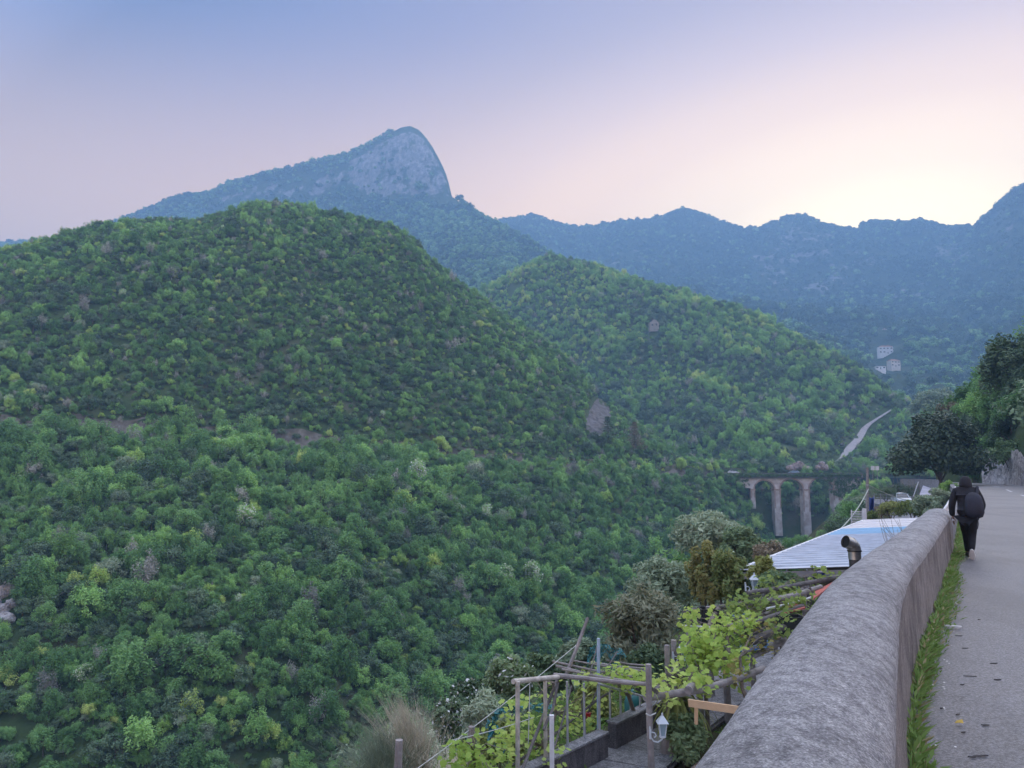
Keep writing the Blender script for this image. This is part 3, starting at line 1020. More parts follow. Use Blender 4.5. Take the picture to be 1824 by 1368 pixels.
# undergrowth between the trees
pu, uu, rgu = scatter(near, 2.0, -1.05, .40, 66, 430, 6, seed=15)
Ku = near.at_u(uu)
pxu, pyu = to_px(pu)
ku = ~((pu[:, 1] > Ku[2][0] - 1.5) & (pu[:, 1] < Ku[3][0] + 2.0)) & (pxu > -60)
for cx, cy, sx, sy in SCAR + [(0, 1075, 34, 50)]:
    ku &= ((pxu - cx) / sx) ** 2 + ((pyu - cy) / sy) ** 2 > 1
ku &= ~((pxu > 1326) & (pxu < 1498) & (pu[:, 1] < 307) & (pyu - 8 < np.interp(pxu, [1325, 1337, 1346, 1377, 1441, 1480, 1500], [0, 893, 905, 948, 962, 915, 0])))
pu = pu[ku]
pu2, uu2, _r = scatter(near, 1.7, -1.0, .2, 66, 150, 6, seed=16)
px2, py2 = to_px(pu2)
pu2 = pu2[(px2 > -40) & (px2 < 1150) & (py2 < 1420) & (((px2 / 30) ** 2 + ((py2 - 1075) / 46) ** 2) > 1)]
pu = np.concatenate([pu, pu2])
nu_ = len(pu)
kk = pick(rgu, nu_, {'ash': .4, 'ashd': .4, 'oak': .4, 'pale': .05, 'lime': .12})
vv, ki = proto_idx(rgu, kk)
su = rgu.lognormal(0, .3, nu_) * .42
tu = np.stack([0 * su, 0 * su, rgu.uniform(0, 6.28, nu_)], 1)
plant('near_undergrowth', pu, ki, tu, np.stack([su, su, su * .8], 1), 'low dark green undergrowth on the lower near hillside', 'undergrowth')
print('under', nu_)
plant('near_woodland', pos[m_], kidx[m_], turn[m_], size3[m_], 'dense green woodland covering the near hill across the valley', 'woodland')
print('near trees', n, 'solo', len(TOPK))

# ---- middle hill
def hit(hill, px, py, Y0, Y1, lift=0.0):
    """where the line through a photo point meets a hill"""
    u, s_ = ray(px, py)
    Ys = np.linspace(Y0, Y1, 700)
    d = EYE + s_ * Ys - hill.z(np.full_like(Ys, u), Ys)
    k = np.where((d[:-1] > 0) & (d[1:] <= 0))[0]
    Y = Ys[k[0]] if len(k) else Ys[np.argmin(np.abs(d))]
    return Vector((u * Y, Y, float(hill.z(np.array([u]), np.array([Y]))[0]) + lift))
pos, u, rg = scatter(mid, 3.0, -.16, .70, 316, 760, 22, seed=6)
px, py = to_px(pos)
ru = np.zeros(len(pos), bool)
# keep the lane clear
LANE = np.array([tuple(hit(mid, x, y, 318, 560)) for x, y in ((1490, 826), (1505, 812), (1516, 799), (1530, 783), (1540, 766), (1560, 750), (1588, 732))])
dl = np.min(np.stack([np.hypot(pos[:, 0] - q[0], pos[:, 1] - q[1]) for q in catmull([tuple(a[:2]) for a in LANE], 4)]), 0)
front = (dl < 7)
keep = (dl > 2.6) & ~((np.abs(px - 1165) < 10) & (np.abs(py - 590) < 15)) & (fbm(pos[:, 0] / 25, pos[:, 1] / 25, 92, 3) > -.62)
pos, u, px, py, front = pos[keep], u[keep], px[keep], py[keep], front[keep]
n = len(pos)
n1 = fbm(pos[:, 0] / 60, pos[:, 1] / 70, 61, 3)
n2 = fbm(pos[:, 0] / 25, pos[:, 1] / 25, 62, 3)
kinds = pick(rg, n, {'ash': .7 + .5 * (n1 > 0), 'lime': .04 + 1.0 * (n1 > .10) * (n2 > -.1), 'oak': .35 + 1.6 * (n1 < -.06) * (n2 < .2), 'grey': .04 + .1 * (n2 < -.3), 'pale': .1})
var, kidx = proto_idx(rg, kinds)
sz = rg.lognormal(0, .3, n) * .95 * (1 + .55 * np.clip(fbm(pos[:, 0] / 16, pos[:, 1] / 18, 58, 3), -.6, .8))
sz = np.where(front, sz * .55, sz)
turn = np.stack([rg.normal(0, .06, n), rg.normal(0, .06, n), rg.uniform(0, 6.28, n)], 1)
plant('middle_woodland', pos, kidx, turn, np.stack([sz, sz, sz * rg.uniform(.85, 1.15, n)], 1), 'dense green woodland covering the middle hill behind the viaduct', 'woodland')
print('mid trees', n)

# ---- peaked mountain and far ridge
for hl, rock, nm, lb, g, u0, u1, Y0, Y1, s0, seed in [(peak, peak_rock, 'mountain_woodland', 'bluish green scrub woodland on the pointed mountain', 8.0, -.75, .24, 900, 2100, 1.45, 8),
                                                  (far, far_rock, 'ridge_woodland', 'blue hazy woodland covering the long far ridge', 9.0, -.12, .80, 500, 2750, 1.6, 9)]:
    pos, u, rg = scatter(hl, g, u0, u1, Y0, Y1, 25, seed=seed)
    px, py = to_px(pos)
    rk = rock(pos) + fbm(pos[:, 0] / 60, pos[:, 2] / 40, 93, 4) * .5
    hs = ((np.abs(px - 1580) < 30) & (np.abs(py - 640) < 34)) | ((np.abs(px - 1575) < 8) & (np.abs(py - 592) < 10))
    keep = ((rock(pos) < .22) | (rg.random(len(pos)) < .30)) & ~hs & ~((px > 700) & (px < 806) & (py < 300)) & ~((px > 770) & (px < 816) & (py < 368)) & (px > -80) & (px < 1950)
    pos = pos[keep]
    n = len(pos)
    n1 = fbm(pos[:, 0] / 120, pos[:, 1] / 120, 71, 3)
    gr = 1.0 if nm == 'mountain_woodland' else .12
    kinds = pick(rg, n, {'far': gr * (.6 + .5 * (n1 > 0)) + .5 * (pos[:, 1] < 1100), 'fardark': .4 + .5 * (n1 < 0)})
    var, kidx = proto_idx(rg, kinds)
    sz = rg.lognormal(0, .25, n) * s0 * np.interp(pos[:, 1], [500, 900, 1500], [.55, .7, 1])
    turn = np.stack([0 * sz, 0 * sz, rg.uniform(0, 6.28, n)], 1)
    plant(nm, pos, kidx, turn, np.stack([sz, sz, sz * rg.uniform(.8, 1.1, n)], 1), lb, 'woodland')
    print(nm, n)

# ---- right slope above the road
pos, u, rg = scatter(right, 2.4, .545, .92, 34, 170, 30, seed=12)
K = right.at_u(u)
keep = pos[:, 1] > K[1][0] + 1.2
pos = pos[keep]
n = len(pos)
n1 = fbm(pos[:, 0] / 20, pos[:, 1] / 20, 81, 3)
kinds = pick(rg, n, {'oak': .9 + .6 * (n1 < 0), 'ashd': .6, 'ash': .12, 'pale': .12})
var, kidx = proto_idx(rg, kinds)
sz = rg.lognormal(0, .25, n) * .95
turn = np.stack([0 * sz, 0 * sz, rg.uniform(0, 6.28, n)], 1)
plant('slope_woodland', pos, kidx, turn, np.stack([sz, sz, sz], 1), 'dark evergreen thicket on the slope above the road bend', 'woodland')

# ---- near bank below the garden, up the valley to the viaduct
rg = np.random.default_rng(14)
pts = []
for i in range(0, len(EL), 4):
    Yb = EL[i, 1]
    if Yb < 4 or Yb > 318:
        continue
    for t in np.arange(6.0, 100, 2.9 if Yb < 100 else 3.4):
        tt = t + rg.uniform(-1.3, 1.3)
        lim = np.interp(Yb, [0, 26, 45, 60, 80, 120, 170, 320], [15.5, 15.5, 7.5, 7.0, 7.5, 6.0, 5, 3])
        if tt < lim:
            continue
        x, y = bank_point(i, tt)
        x += rg.uniform(-1.2, 1.2)
        y += rg.uniform(-1.2, 1.2)
        pts.append((x, y, float(bank_z(Yb, tt)) - .2))
pos = np.array(pts)
px, py = to_px(pos)
# nothing taller than the view over the garden allows
n = len(pos)
n1 = fbm(pos[:, 0] / 20, pos[:, 1] / 20, 83, 3)
nearb = pos[:, 1] < 190
kinds = pick(rg, n, {'oak': .5 + .5 * (n1 < 0), 'ash': .7 * ~nearb, 'ashd': .1 + .4 * nearb * (pos[:, 1] > 70), 'lime': (.15 + .3 * (n1 > .2)) * ~nearb, 'pale': .25 + .3 * nearb})
var, kidx = proto_idx(rg, kinds)
sz = rg.lognormal(0, .3, n) * np.interp(pos[:, 1], [0, 40, 120, 300], [.6, .7, .95, 1.2])
for _ in range(3):
    tx_, ty_ = to_px(pos + np.stack([0 * sz, 0 * sz, 4.2 * sz], 1))
    lm_ = np.interp(tx_, [1000, 1150, 1230, 1330, 1370, 1450, 1475, 1500, 1530, 1560, 1640], [1130, 985, 935, 925, 950, 952, 925, 890, 862, 850, 846])
    sz = np.where(ty_ < lm_, sz * .62, sz)
turn = np.stack([0 * sz, 0 * sz, rg.uniform(0, 6.28, n)], 1)
topx, topy = to_px(pos + np.stack([0 * sz, 0 * sz, 4.2 * sz], 1))
limit = np.interp(topx, [1000, 1150, 1230, 1330, 1370, 1450, 1475, 1500, 1530, 1560, 1640], [1130, 985, 935, 925, 950, 952, 925, 890, 862, 850, 846])
keep = (pos[:, 1] > 6) & (topy > limit) & (px > 640) & ~((pos[:, 1] < 45) & (px < 900) & (py < 1330))
keep |= (pos[:, 1] > 20) & (px <= 700) & (px > -80) & (topy > 1290) & (pos[:, 2] < -14)
plant('bank_woodland', pos[keep], kidx[keep], turn[keep], np.stack([sz, sz, sz], 1)[keep], 'green bushes on the bank between garden and viaduct', 'bushes')
print('bank', n)

# ------------------------------------------------------------------ haze
m, t, b = new_mat('valley_haze')
t.nodes.remove(b)
pv = nd(t, 'ShaderNodeVolumePrincipled')
pv.inputs['Color'].default_value = (.36, .64, 1.0, 1)
pv.inputs['Density'].default_value = 0.00047
pv.inputs['Anisotropy'].default_value = 0.0
t.links.new(pv.outputs[0], t.nodes['Material Output'].inputs['Volume'])
hz = MB().box((0, 1925, 398), (8600, 4900, 924)).build('haze', m)
tag(hz, 'thin blue evening haze filling the valley air', 'haze', kind='stuff')
# ------------------------------------------------------------------ parapet wall along the road
def concrete(name, tone, streak=(1, 1, 1), rot=0.0, fine=60, stain=.35, bmp=.5, bd=.01, rough=.9):
    m, t, b = new_mat(name)
    v = coords(t)
    vs = coords(t, scale=streak, rot=(0, 0, rot))
    patch = noise(t, 1.3, 5, .62, v)
    st = noise(t, fine * .30, 5, .7, vs)
    gr = noise(t, fine * 2.2, 4, .75, v)
    base = ramp(t, patch, [(0.3, tuple(c * (1 - stain) for c in tone)), (0.52, tone), (0.75, tuple(c * (1 + stain * .5) for c in tone))])
    c1 = mixc(t, .8, base, ramp(t, st, [(0.36, (.55, .55, .56)), (0.5, (.96, .96, .96)), (0.63, (1.28, 1.28, 1.27))]), 'MULTIPLY')
    c2 = mixc(t, .7, c1, ramp(t, gr, [(0.38, (.38, .38, .39)), (0.5, (.98, .98, .98)), (0.58, (1.35, 1.35, 1.35)), (0.66, (2.3, 2.3, 2.3))]), 'MULTIPLY')
    lich = ramp(t, noise(t, 9, 5, .7, v), [(0.63, (0, 0, 0)), (0.72, (.55, .55, .55))])
    c3 = mixc(t, lich, c2, tuple(min(1, c * 1.5) for c in tone))
    # hairline cracks and dark lichen spots
    vo = nd(t, 'ShaderNodeTexVoronoi', feature='DISTANCE_TO_EDGE')
    vo.inputs['Scale'].default_value = 1.1
    nv = nd(t, 'ShaderNodeTexNoise')
    nv.inputs['Scale'].default_value = 3.5
    nv.inputs['Detail'].default_value = 6
    t.links.new(v, nv.inputs['Vector'])
    av = nd(t, 'ShaderNodeVectorMath', operation='ADD')
    t.links.new(v, av.inputs[0])
    t.links.new(nv.outputs['Color'], av.inputs[1])
    t.links.new(av.outputs[0], vo.inputs['Vector'])
    ck = nd(t, 'ShaderNodeMath', operation='MULTIPLY')
    t.links.new(ramp(t, vo.outputs['Distance'], [(0, (.8, .8, .8)), (.007, (0, 0, 0))]), ck.inputs[0])
    t.links.new(ramp(t, noise(t, .9, 3, .6, v), [(.5, (0, 0, 0)), (.58, (1, 1, 1))]), ck.inputs[1])
    c3 = mixc(t, ck.outputs[0], c3, tuple(x * .22 for x in tone))
    spot = ramp(t, noise(t, 5.5, 6, .72, v), [(.60, (0, 0, 0)), (.68, (.6, .6, .6))])
    c3 = mixc(t, spot, c3, (tone[0] * .50, tone[1] * .52, tone[2] * .46))
    t.links.new(c3, b.inputs['Base Color'])
    b.inputs['Roughness'].default_value = rough
    b.inputs['Specular IOR Level'].default_value = .25
    ad = nd(t, 'ShaderNodeMath', operation='ADD')
    t.links.new(st, ad.inputs[0])
    t.links.new(gr, ad.inputs[1])
    bump(t, ad.outputs[0], bmp, bd, b)
    return m
ROADROT = R(30)
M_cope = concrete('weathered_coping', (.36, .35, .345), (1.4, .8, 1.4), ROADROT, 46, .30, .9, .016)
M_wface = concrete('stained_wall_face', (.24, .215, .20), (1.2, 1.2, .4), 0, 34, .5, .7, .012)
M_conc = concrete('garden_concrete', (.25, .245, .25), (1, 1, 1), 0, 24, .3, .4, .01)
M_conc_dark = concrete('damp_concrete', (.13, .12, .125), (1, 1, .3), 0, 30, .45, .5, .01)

W_IDX = [i for i in range(len(EL)) if -22 <= EL[i, 1] <= 17.5]
WW = .53
wall = thing('parapet_wall', 'long rounded grey concrete parapet wall between road and garden', 'wall', (EL[W_IDX[0], 0], EL[W_IDX[0], 1], 0))
prof = []
for k in range(15):
    a = math.pi * k / 14
    prof.append((-WW / 2 + WW / 2 * math.cos(a), .745 + .155 * math.sin(a) ** .85))
fineEL = catmull([tuple(EL[i]) for i in W_IDX], .16)
fineN = normals(fineEL)
rows = []
for p, nn in zip(fineEL, fineN):
    w1 = float(fbm(p[0] * .7, p[1] * .7, 201, 3)) * .018
    r = []
    for k, (o, z) in enumerate(prof):
        j = float(fbm(p[0] * 2.3 + k * .4, p[1] * 2.3 - k * .3, 203, 3)) * .010
        r.append((p[0] + nn[0] * (o + w1 * .6), p[1] + nn[1] * (o + w1 * .6), z + w1 + j + float(zroad(p[1]))))
    rows.append(r)
mb = MB().grid(rows)
k0 = len(mb.v) - 15
mb.f.append(tuple(range(k0, k0 + 15)))
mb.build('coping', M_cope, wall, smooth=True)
rows_r, rows_l = [], []
for p, nn in zip(fineEL, fineN):
    w1 = float(fbm(p[0] * .7, p[1] * .7, 201, 3)) * .018
    zz = float(zroad(p[1]))
    rr, rl = [], []
    for k in range(7):
        z = .742 - (.80 * k / 6)
        o = -.012 + .02 * (k / 6) + float(fbm(p[0] * 1.8, p[1] * 1.8 + z * 3, 207, 3)) * .012
        rr.append((p[0] + nn[0] * o, p[1] + nn[1] * o, z + zz + w1 * (1 - k / 6)))
    for z in (.742, 0, -1.4, -2.7):
        rl.append((p[0] - nn[0] * (WW - .012), p[1] - nn[1] * (WW - .012), z + zz * (z > 0)))
    rows_r.append(rr)
    rows_l.append(rl)
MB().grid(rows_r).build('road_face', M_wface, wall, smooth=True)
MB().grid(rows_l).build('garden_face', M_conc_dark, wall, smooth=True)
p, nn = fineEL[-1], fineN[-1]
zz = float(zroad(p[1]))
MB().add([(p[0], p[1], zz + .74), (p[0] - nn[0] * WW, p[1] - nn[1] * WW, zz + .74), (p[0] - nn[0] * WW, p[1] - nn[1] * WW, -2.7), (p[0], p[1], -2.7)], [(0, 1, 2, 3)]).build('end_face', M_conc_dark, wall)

# low kerb wall carrying a white railing, from where the parapet ends
kerb = thing('kerb_wall', 'low concrete kerb wall under the white railing', 'wall', (EL[W_IDX[-1], 0], EL[W_IDX[-1], 1], 0))
ii = [i for i in range(len(EL)) if 17.7 <= EL[i, 1] <= 128]
rows = []
for i in ii:
    zz = float(zroad(EL[i, 1]))
    q = lambda o, z: (EL[i, 0] + EN[i, 0] * o, EL[i, 1] + EN[i, 1] * o, z)
    rows.append([q(-.03, -.1), q(-.03, zz + .42), q(-.30, zz + .42), q(-.30, -2.7)])
MB().grid(rows).build('kerb', M_conc, kerb)
M_white = mat_plain('white_paint', (.72, .72, .72), .5, var=.14, scale=7, bmp=.15)
rl = thing('white_railing', 'white metal railing with square posts beyond the parapet end', 'railing', (EL[ii[0], 0], EL[ii[0], 1], .4))
def ep(Y, off, dz):
    i = int(np.argmin(np.abs(EL[:, 1] - Y)))
    return Vector((EL[i, 0] + EN[i, 0] * off, EL[i, 1] + EN[i, 1] * off, float(zroad(EL[i, 1])) + dz))
ys = list(np.arange(17.9, 38, 1.7))
for y in ys:
    MB().box(ep(y, -.16, .63), (.06, .06, .44), R(-31)).build('post', M_white, rl)
for h in (.86, .64):
    MB().tube([ep(y, -.16, h) for y in ys], .026, 8).build('rail', M_white, rl, smooth=True)

# ------------------------------------------------------------------ weeds, road litter
rg = np.random.default_rng(31)
L_weed = leaf_mat('weed', (.040, .080, .018), (.075, .140, .026), (.130, .200, .055), .3, gain=1.8)
L_dryweed = leaf_mat('dry_weed', (.10, .09, .04), (.17, .15, .07), (.26, .23, .12), .2, gain=1.6)
Vs = []
for Y in np.arange(2.2, 27, .035):
    i = int(np.argmin(np.abs(EL[:, 1] - Y)))
    f = (Y - EL[i, 1])
    dens = max(.35, .15 + 1.5 * float(vnoise(np.array([Y * 1.7]), np.array([0.0]), 5)[0]))
    wdt = (.13 + .24 * float(vnoise(np.array([Y * .55]), np.array([3.0]), 6)[0])) * np.interp(Y, [2, 6, 10, 17, 27], [.34, .40, .55, .5, .4])
    d = np.array([-EN[i, 1], EN[i, 0]])
    nb = int(rg.poisson(18 * dens))
    for _ in range(nb):
        o = .02 + abs(rg.normal()) * wdt * .6
        if o > wdt * 1.9:
            continue
        a = rg.uniform(-.25, .25)
        b = np.array([EL[i, 0] + d[0] * (f + a) + EN[i, 0] * o, EL[i, 1] + d[1] * (f + a) + EN[i, 1] * o, float(zroad(Y)) + .003])
        h = rg.uniform(.03, .13) * (1.25 - .6 * min(1, o / (wdt * 1.5)))
        th = rg.uniform(0, 6.28)
        ln = rg.uniform(.25, 1.0) * h
        dr = np.array([math.cos(th) * ln + EN[i, 0] * .02, math.sin(th) * ln + EN[i, 1] * .02, h])
        if rg.random() < .45:
            sd = np.array([-math.sin(th), math.cos(th), 0]) * rg.uniform(.004, .008)
            Vs.append([b - sd, b + sd, b + dr * .6 + sd * .8, b + dr * [1.15, 1.15, .92]])
        else:
            sd = np.array([-math.sin(th), math.cos(th), 0]) * rg.uniform(.007, .016)
            Vs.append([b + dr * .35, b + dr * .7 + sd, b + dr * [1.35, 1.35, .95], b + dr * .7 - sd])
tag(link('wall_foot_weeds', leaf_mesh('wall_foot_weeds', np.array(Vs), [L_weed, L_dryweed], (rg.random(len(Vs)) < .13).astype(int))), 'strip of green weeds and grass along the parapet foot', 'weeds', kind='stuff')
L_flower = mat_plain('daisy', (.75, .75, .70), .7)
Vs = []
for _ in range(55):
    Y = rg.uniform(2.6, 14)
    c = ep(Y, rg.uniform(.06, .28), rg.uniform(.06, .13))
    s_ = rg.uniform(.004, .009)
    Vs.append([c + Vector((s_, 0, 0)), c + Vector((0, s_, .002)), c + Vector((-s_, 0, 0)), c + Vector((0, -s_, -.002))])
tag(link('wall_foot_daisies', leaf_mesh('wall_foot_daisies', np.array([[tuple(q) for q in v] for v in Vs]), [L_flower])), 'tiny white daisies among the weeds at the wall foot', 'flowers', kind='stuff')

def onroad(px, py):
    u, s_ = ray(px, py)
    Y = EYE / -s_
    for _ in range(6):
        Y = (EYE - float(zroad(Y)) - .012) / -s_
    return Vector((u * Y, Y, float(zroad(Y)) + .012))
M_litter = mat_plain('litter_white', (.7, .7, .7), .6)
c = onroad(1697, 1119)
MB().bar(c + Vector((-.10, .02, .028)), c + Vector((.07, -.05, .024)), .045, .012).build('scrap', M_litter, None)
tag(bpy.data.objects['scrap'], 'small white paper scrap on the road beside the weeds', 'litter')
bpy.data.objects['scrap'].name = 'paper_scrap'
M_yl = mat_plain('yellow_leaf', (.55, .38, .06), .7)
c = onroad(1709, 1291)
MB().add([c + Vector(v) for v in ((-.03, 0, .012), (-.008, -.022, .02), (.026, -.006, .012), (.03, .016, .03), (-.004, .024, .02))], [(0, 1, 2, 3, 4)]).build('fallen_leaf', M_yl, None, thick=.002)
tag(bpy.data.objects['fallen_leaf'], 'single yellow leaf lying on the near road', 'leaf')
M_tar = mat_plain('dark_twig', (.06, .056, .055), .9)
for k, (x, y, l, a) in enumerate([(1747, 1347, .16, .1), (1731, 1349, .07, -.3), (1706, 1273, .07, .4), (1755, 1292, .09, -.1), (1716, 1305, .06, .2), (1728, 1205, .17, -.15), (1672, 1192, .12, .2), (1777, 1211, .1, 0),
                                   (1770, 1182, .12, .1), (1719, 1155, .1, 0), (1708, 1133, .11, -.1), (1744, 1104, .07, .3), (1677, 1262, .06, .5), (1714, 1220, .06, .1)]):
    c = onroad(x, y)
    w = rg.uniform(.005, .010)
    l *= .62
    d = Vector((math.cos(a), math.sin(a), 0))
    nrm = Vector((-d.y, d.x, 0))
    pts = [c - d * l / 2, c - d * l * .2 - nrm * w, c + d * l * .3 - nrm * w * .6, c + d * l / 2, c + d * l * .1 + nrm * w]
    o = MB().prism(pts, (0, 0, .006)).build('bark_scrap', M_tar)
    tag(o, 'thin dark scrap of bark lying on the asphalt', 'debris', 'dark scraps on the asphalt')

# ------------------------------------------------------------------ person walking away
M_black = mat_plain('black_cloth', (.012, .012, .017), .85, var=.4, scale=14, bmp=.3)
M_black2 = mat_plain('black_trousers', (.010, .010, .013), .9, var=.4, scale=14, bmp=.3)
M_navy = mat_plain('navy_backpack', (.012, .014, .028), .65, var=.35, scale=12, bmp=.25)
M_skin = mat_plain('skin', (.42, .26, .19), .6, var=.1)
M_shoe = mat_plain('black_shoe', (.02, .02, .022), .6)
M_sole = mat_plain('white_sole', (.75, .74, .72), .6, var=.08)
def skin(name, nodes, edges, mat, parent, sub=2, root=0):
    """nodes: (x, y, z, radius_x, radius_y) in the thing's own frame"""
    me = bpy.data.meshes.new(name)
    me.from_pydata([n_[:3] for n_ in nodes], edges, [])
    me.materials.append(mat)
    o = bpy.data.objects.new(name, me)
    COL.objects.link(o)
    o.parent = parent
    md = o.modifiers.new('skin', 'SKIN')
    md.use_smooth_shade = True
    for i, n_ in enumerate(nodes):
        sv = me.skin_vertices[0].data[i]
        sv.radius = (n_[3], n_[4] if len(n_) > 4 else n_[3])
        sv.use_root = (i == root)
    sd = o.modifiers.new('sub', 'SUBSURF')
    sd.levels = sd.render_levels = sub
    return o
pp = onroad(1729, 996)
person = thing('person', 'person in black hooded jacket walking away with a dark backpack', 'person', pp)
person.rotation_euler = (0, 0, R(-30))
# own frame: +y is the way they walk, +x to their right
# body: pelvis, spine, neck, head, arms with hands, legs with feet
bn = [(0, .02, .86, .13, .10), (0, .05, 1.05, .12, .09), (0, .10, 1.25, .15, .10), (0, .13, 1.37, .06, .06), (.0, .17, 1.48, .075, .085), (0, .185, 1.58, .06, .07),
      (-.17, .10, 1.31, .055, .055), (-.235, .06, 1.06, .042, .042), (-.25, .14, .83, .03, .03), (-.252, .165, .76, .032, .02),
      (.17, .10, 1.31, .055, .055), (.245, .10, 1.07, .042, .042), (.22, .27, .93, .03, .03), (.20, .33, .90, .032, .02),
      (-.07, .06, .80, .085, .085), (-.05, .28, .47, .05, .05), (-.04, .30, .12, .022, .022), (-.04, .32, .06, .018, .018),
      (.08, .02, .80, .085, .085), (.06, .10, .46, .05, .05), (.035, -.12, .21, .022, .022), (.03, -.11, .15, .016, .016)]
be = [(0, 1), (1, 2), (2, 3), (3, 4), (4, 5), (2, 6), (6, 7), (7, 8), (8, 9), (2, 10), (10, 11), (11, 12), (12, 13), (0, 14), (14, 15), (15, 16), (16, 17), (0, 18), (18, 19), (19, 20), (20, 21)]
body = skin('body', bn, be, M_skin, person, 1)
# five bent fingers on the hand that hangs by the wall
for k, (dx, dy, l) in enumerate([(-.012, .018, .075), (-.004, .006, .083), (.0, -.008, .078), (.004, -.02, .062)]):
    b0 = Vector((-.252 + dx, .165 + dy, .735))
    fm = MB().tube([b0, b0 + Vector((.004, .006, -l * .5)), b0 + Vector((.016, .014, -l))], [.009, .0085, .006], 6)
    fm.build('finger', M_skin, person, smooth=True, local=True)
MB().tube([Vector((-.235, .175, .775)), Vector((-.222, .195, .745)), Vector((-.225, .205, .715))], [.011, .010, .007], 6).build('thumb', M_skin, person, smooth=True, local=True)
jn = [(0, .01, .80, .185, .145), (0, .03, .93, .18, .145), (0, .055, 1.08, .175, .14), (0, .085, 1.22, .19, .145), (0, .11, 1.33, .15, .12), (0, .13, 1.40, .095, .10),
      (-.175, .10, 1.32, .085, .085), (-.225, .075, 1.20, .075, .078), (-.262, .055, 1.05, .068, .07), (-.27, .10, .92, .058, .06), (-.262, .145, .82, .052, .054),
      (.175, .10, 1.32, .085, .085), (.225, .095, 1.20, .075, .078), (.265, .10, 1.06, .068, .07), (.25, .19, .97, .058, .06), (.225, .28, .93, .05, .05)]
je = [(0, 1), (1, 2), (2, 3), (3, 4), (4, 5), (4, 6), (6, 7), (7, 8), (8, 9), (9, 10), (4, 11), (11, 12), (12, 13), (13, 14), (14, 15)]
jacket = skin('jacket', jn, je, M_black, person, 2, 2)
tag(jacket, 'black jacket')
hn = [(0, .10, 1.36, .125, .115), (0, .115, 1.43, .125, .125), (0, .145, 1.51, .118, .128), (0, .165, 1.575, .10, .115), (0, .175, 1.625, .055, .065)]
skin('hood', hn, [(0, 1), (1, 2), (2, 3), (3, 4)], M_black, jacket, 2)
tn = [(0, .01, .86, .165, .135), (-.075, .05, .77, .10, .11), (-.06, .19, .58, .082, .085), (-.05, .28, .47, .072, .075), (-.042, .295, .28, .062, .065), (-.04, .30, .11, .052, .058),
      (.085, .01, .77, .10, .11), (.072, .06, .60, .085, .088), (.06, .09, .47, .072, .075), (.045, -.03, .31, .064, .066), (.032, -.145, .19, .052, .056)]
te = [(0, 1), (1, 2), (2, 3), (3, 4), (4, 5), (0, 6), (6, 7), (7, 8), (8, 9), (9, 10)]
skin('trousers', tn, te, M_black2, person, 2)
def shoe(name, at, pitch):
    """a shoe as stacked outlines, toe along +y"""
    def ring(z, sx, y0, y1):
        pts = []
        for k in range(16):
            a = 2 * math.pi * k / 16
            yy = math.sin(a)
            wx = sx * (1 if yy < 0 else 1.12 - .22 * yy)
            pts.append(Vector((math.cos(a) * wx, (y0 + y1) / 2 + yy * (y1 - y0) / 2, z)))
        return pts
    Mx = Matrix.Rotation(pitch, 3, 'X')
    def build(nm, rings, mat, par):
        m_ = MB()
        rr = [[Vector(at) + Mx @ q for q in r + r[:1]] for r in rings]
        m_.grid(rr)
        m_.f.append(tuple(range(0, 16)))
        m_.f.append(tuple(len(m_.v) - 17 + j for j in range(16)))
        return m_.build(nm, mat, par, smooth=True, local=True)
    o = build(name, [ring(.026, .044, -.095, .165), ring(.05, .045, -.09, .16), ring(.075, .04, -.085, .10), ring(.11, .036, -.08, .03)], M_shoe, person)
    build('sole', [ring(0, .043, -.10, .17), ring(.014, .049, -.105, .178), ring(.028, .048, -.10, .172)], M_sole, o)
shoe('shoe', (.03, -.135, .115), R(-58))
shoe('shoe', (-.04, .30, .004), R(6))
# backpack hanging from the right shoulder
bk = MB()
rows = []
for k, (z, w, d, yo) in enumerate([(.80, .05, .03, -.13), (.83, .13, .07, -.135), (.92, .165, .095, -.145), (1.05, .165, .10, -.135), (1.17, .15, .09, -.115), (1.25, .12, .07, -.09), (1.30, .06, .035, -.07), (1.31, .01, .01, -.065)]):
    r = []
    for j in range(21):
        a = 2 * math.pi * j / 20
        ca, sa = math.cos(a), math.sin(a)
        r.append(Vector((.115 + .03 * (1.3 - z) + w * math.copysign(abs(ca) ** .75, ca), yo + d * math.copysign(abs(sa) ** .75, sa), z)))
    rows.append(r)
bk.grid(rows)
bp = bk.build('backpack', M_navy, person, smooth=True, local=True)
tag(bp, 'dark navy backpack on the right shoulder')
MB().tube([Vector(v) for v in ((.19, -.10, 1.26), (.20, .02, 1.405), (.185, .16, 1.40), (.20, .24, 1.24), (.24, .16, 1.02), (.235, -.04, .90))], [.024, .028, .026, .022, .018, .016], 6).build('strap', M_navy, bp, smooth=True, local=True)
MB().tube([Vector(v) for v in ((.16, -.21, .84), (.17, -.235, .70), (.15, -.225, .60))], [.010, .008, .006], 5).build('strap', M_navy, bp, local=True)
